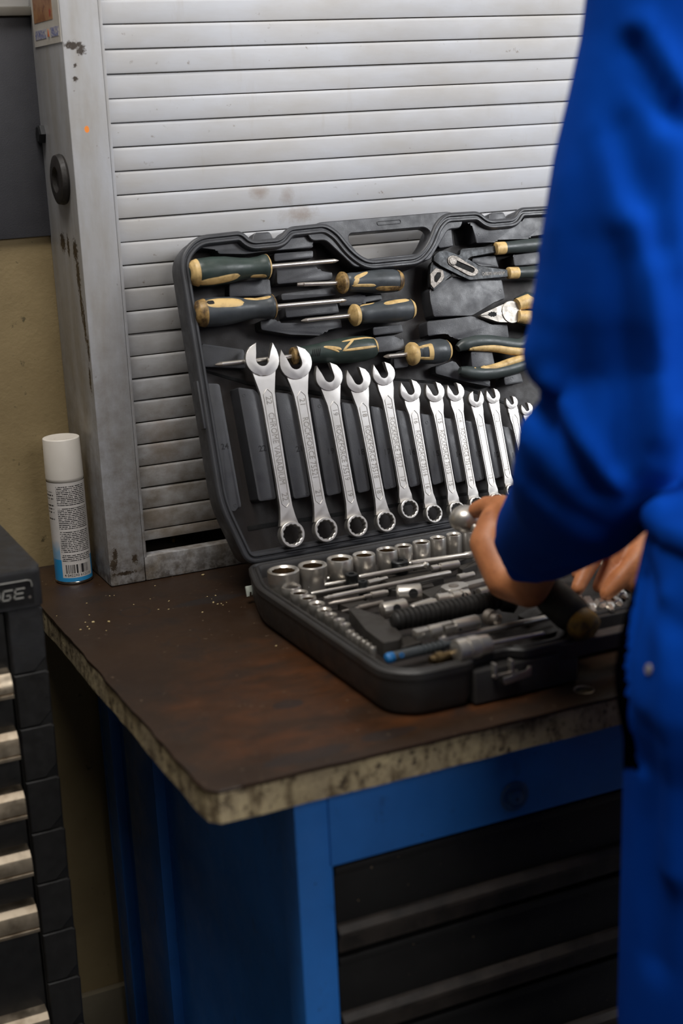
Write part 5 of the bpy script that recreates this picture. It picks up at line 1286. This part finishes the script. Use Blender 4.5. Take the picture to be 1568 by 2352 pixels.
# shade inside the side opening, painted on the trouser faces, and its stud
trousers.data.materials.append(simple('opening_shade', '030306', 1.0, spec=.0))
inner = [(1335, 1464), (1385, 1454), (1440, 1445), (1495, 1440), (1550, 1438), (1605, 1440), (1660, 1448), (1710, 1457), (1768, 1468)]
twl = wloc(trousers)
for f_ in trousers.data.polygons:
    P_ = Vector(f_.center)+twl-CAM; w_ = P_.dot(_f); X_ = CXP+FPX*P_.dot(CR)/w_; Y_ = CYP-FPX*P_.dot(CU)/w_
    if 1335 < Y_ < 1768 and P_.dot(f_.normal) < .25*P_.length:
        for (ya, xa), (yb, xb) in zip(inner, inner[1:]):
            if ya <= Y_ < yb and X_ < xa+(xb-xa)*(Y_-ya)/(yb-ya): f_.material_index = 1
h = bv.ray_cast(CAM, ray(1491, 1538).normalized())
if h[0] is not None:
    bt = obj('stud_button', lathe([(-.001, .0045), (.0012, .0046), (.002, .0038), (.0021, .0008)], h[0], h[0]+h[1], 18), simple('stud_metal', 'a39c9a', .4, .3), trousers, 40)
tb_.free()
for ft, nm in ((FTL, 'boot'), (FTR, 'boot')):
    b2 = bmesh.new(); chain(b2, [ft+Vector((0, -.05, .0)), ft+Vector((0, .06, -.01)), ft+Vector((0, .15, -.022))], [.052, .046, .038], 16); cap(b2, ft+Vector((0, -.04, .0)), .05, ft+Vector((0, -.035, .12)), .058)
    b2 = fuse(b2, .006, 4)
    for v in b2.verts: v.co.z = max(v.co.z, .001)
    obj(nm, b2, simple('black_leather_boot', '1c1a19', .5), body, 180)

# ------------------------------------------------------------------ ratchet held in the left hand
rh = empty('socket_ratchet', TA, 'black gripped ratchet with yellow end cap held in the left hand', 'ratchet')
obj('ratchet_shaft', lathe([(.01, .0062), (Tlen*.30, .0062), (Tlen*.33, .0075)], TA, TB_, 18), M_socket, rh, 40)
hd_ = bmesh.new(); ball(hd_, TA, .0185, (1, 1, .85), 24); obj('ratchet_head', hd_, M_socket, rh, 180)
g0 = Tlen*.30
obj('grip', lathe([(g0, .009), (g0+.006, .0125), (Tlen*.55, .0130), (Tlen*.64, .0165), (Tlen*.72, .0200), (Tlen*.86, .0205), (Tlen*.92, .0175), (Tlen*.93, .0150)], TA, TB_, 28), simple('scuffed_black_rubber', '23231f', .65, 0, '191816', 60, .4, 300), rh, 50)
obj('end_cap', lathe([(Tlen*.915, .0150), (Tlen*.925, .0172), (Tlen*.97, .0176), (Tlen*1.0, .0162), (Tlen*1.02, .010), (Tlen*1.022, .002)], TA, TB_, 28), simple('worn_yellow_plastic', 'a07a2c', .55, 0, '45351c', 45, .2, 300, amt=(.40, .60)), rh, 50)

# ------------------------------------------------------------------ crumbs on the bench
bm = bmesh.new()
spots = [(214, 1430, 4), (250, 1429, 4), (196, 1430, 2), (201, 1440, 2), (205, 1445, 2), (185, 1447, 2.5), (244, 1449, 1.5), (490, 1385, 4), (500, 1388, 2), (508, 1387, 2), (512, 1390, 1.5), (465, 1407, 2.5), (387, 1400, 2), (364, 1400, 1.5), (388, 1381, 2), (476, 1371, 2), (486, 1376, 1.2), (495, 1369, 3), (356, 1346, 2), (199, 1386, 1.8), (307, 1389, 1.5), (252, 1369, 1.5), (262, 1368, 1.2), (634, 1484, 2), (466, 1321, 3), (205, 1413, 1.4), (130, 1415, 1.2), (345, 1376, 1.2), (520, 1384, 1.2)]
for px, py, s in spots:
    P_ = atz(px, py, ZB); k = s*.00062
    m = Matrix.Translation(P_+Vector((0, 0, k*.35))) @ Matrix.Rotation(random.uniform(0, 3), 4, 'Z') @ Matrix.Diagonal((k*random.uniform(.8, 1.6), k*random.uniform(.5, 1), k*.45, 1))
    bmesh.ops.create_icosphere(bm, subdivisions=1, radius=1, matrix=m)
o = obj('wood_crumbs', bm, simple('pale_wood_crumbs', 'cdb98a', .7, 0, '9a8452', 300), None, 0); props(o, 'pale crumbs scattered on the brown bench top', 'crumbs', None, 'stuff')
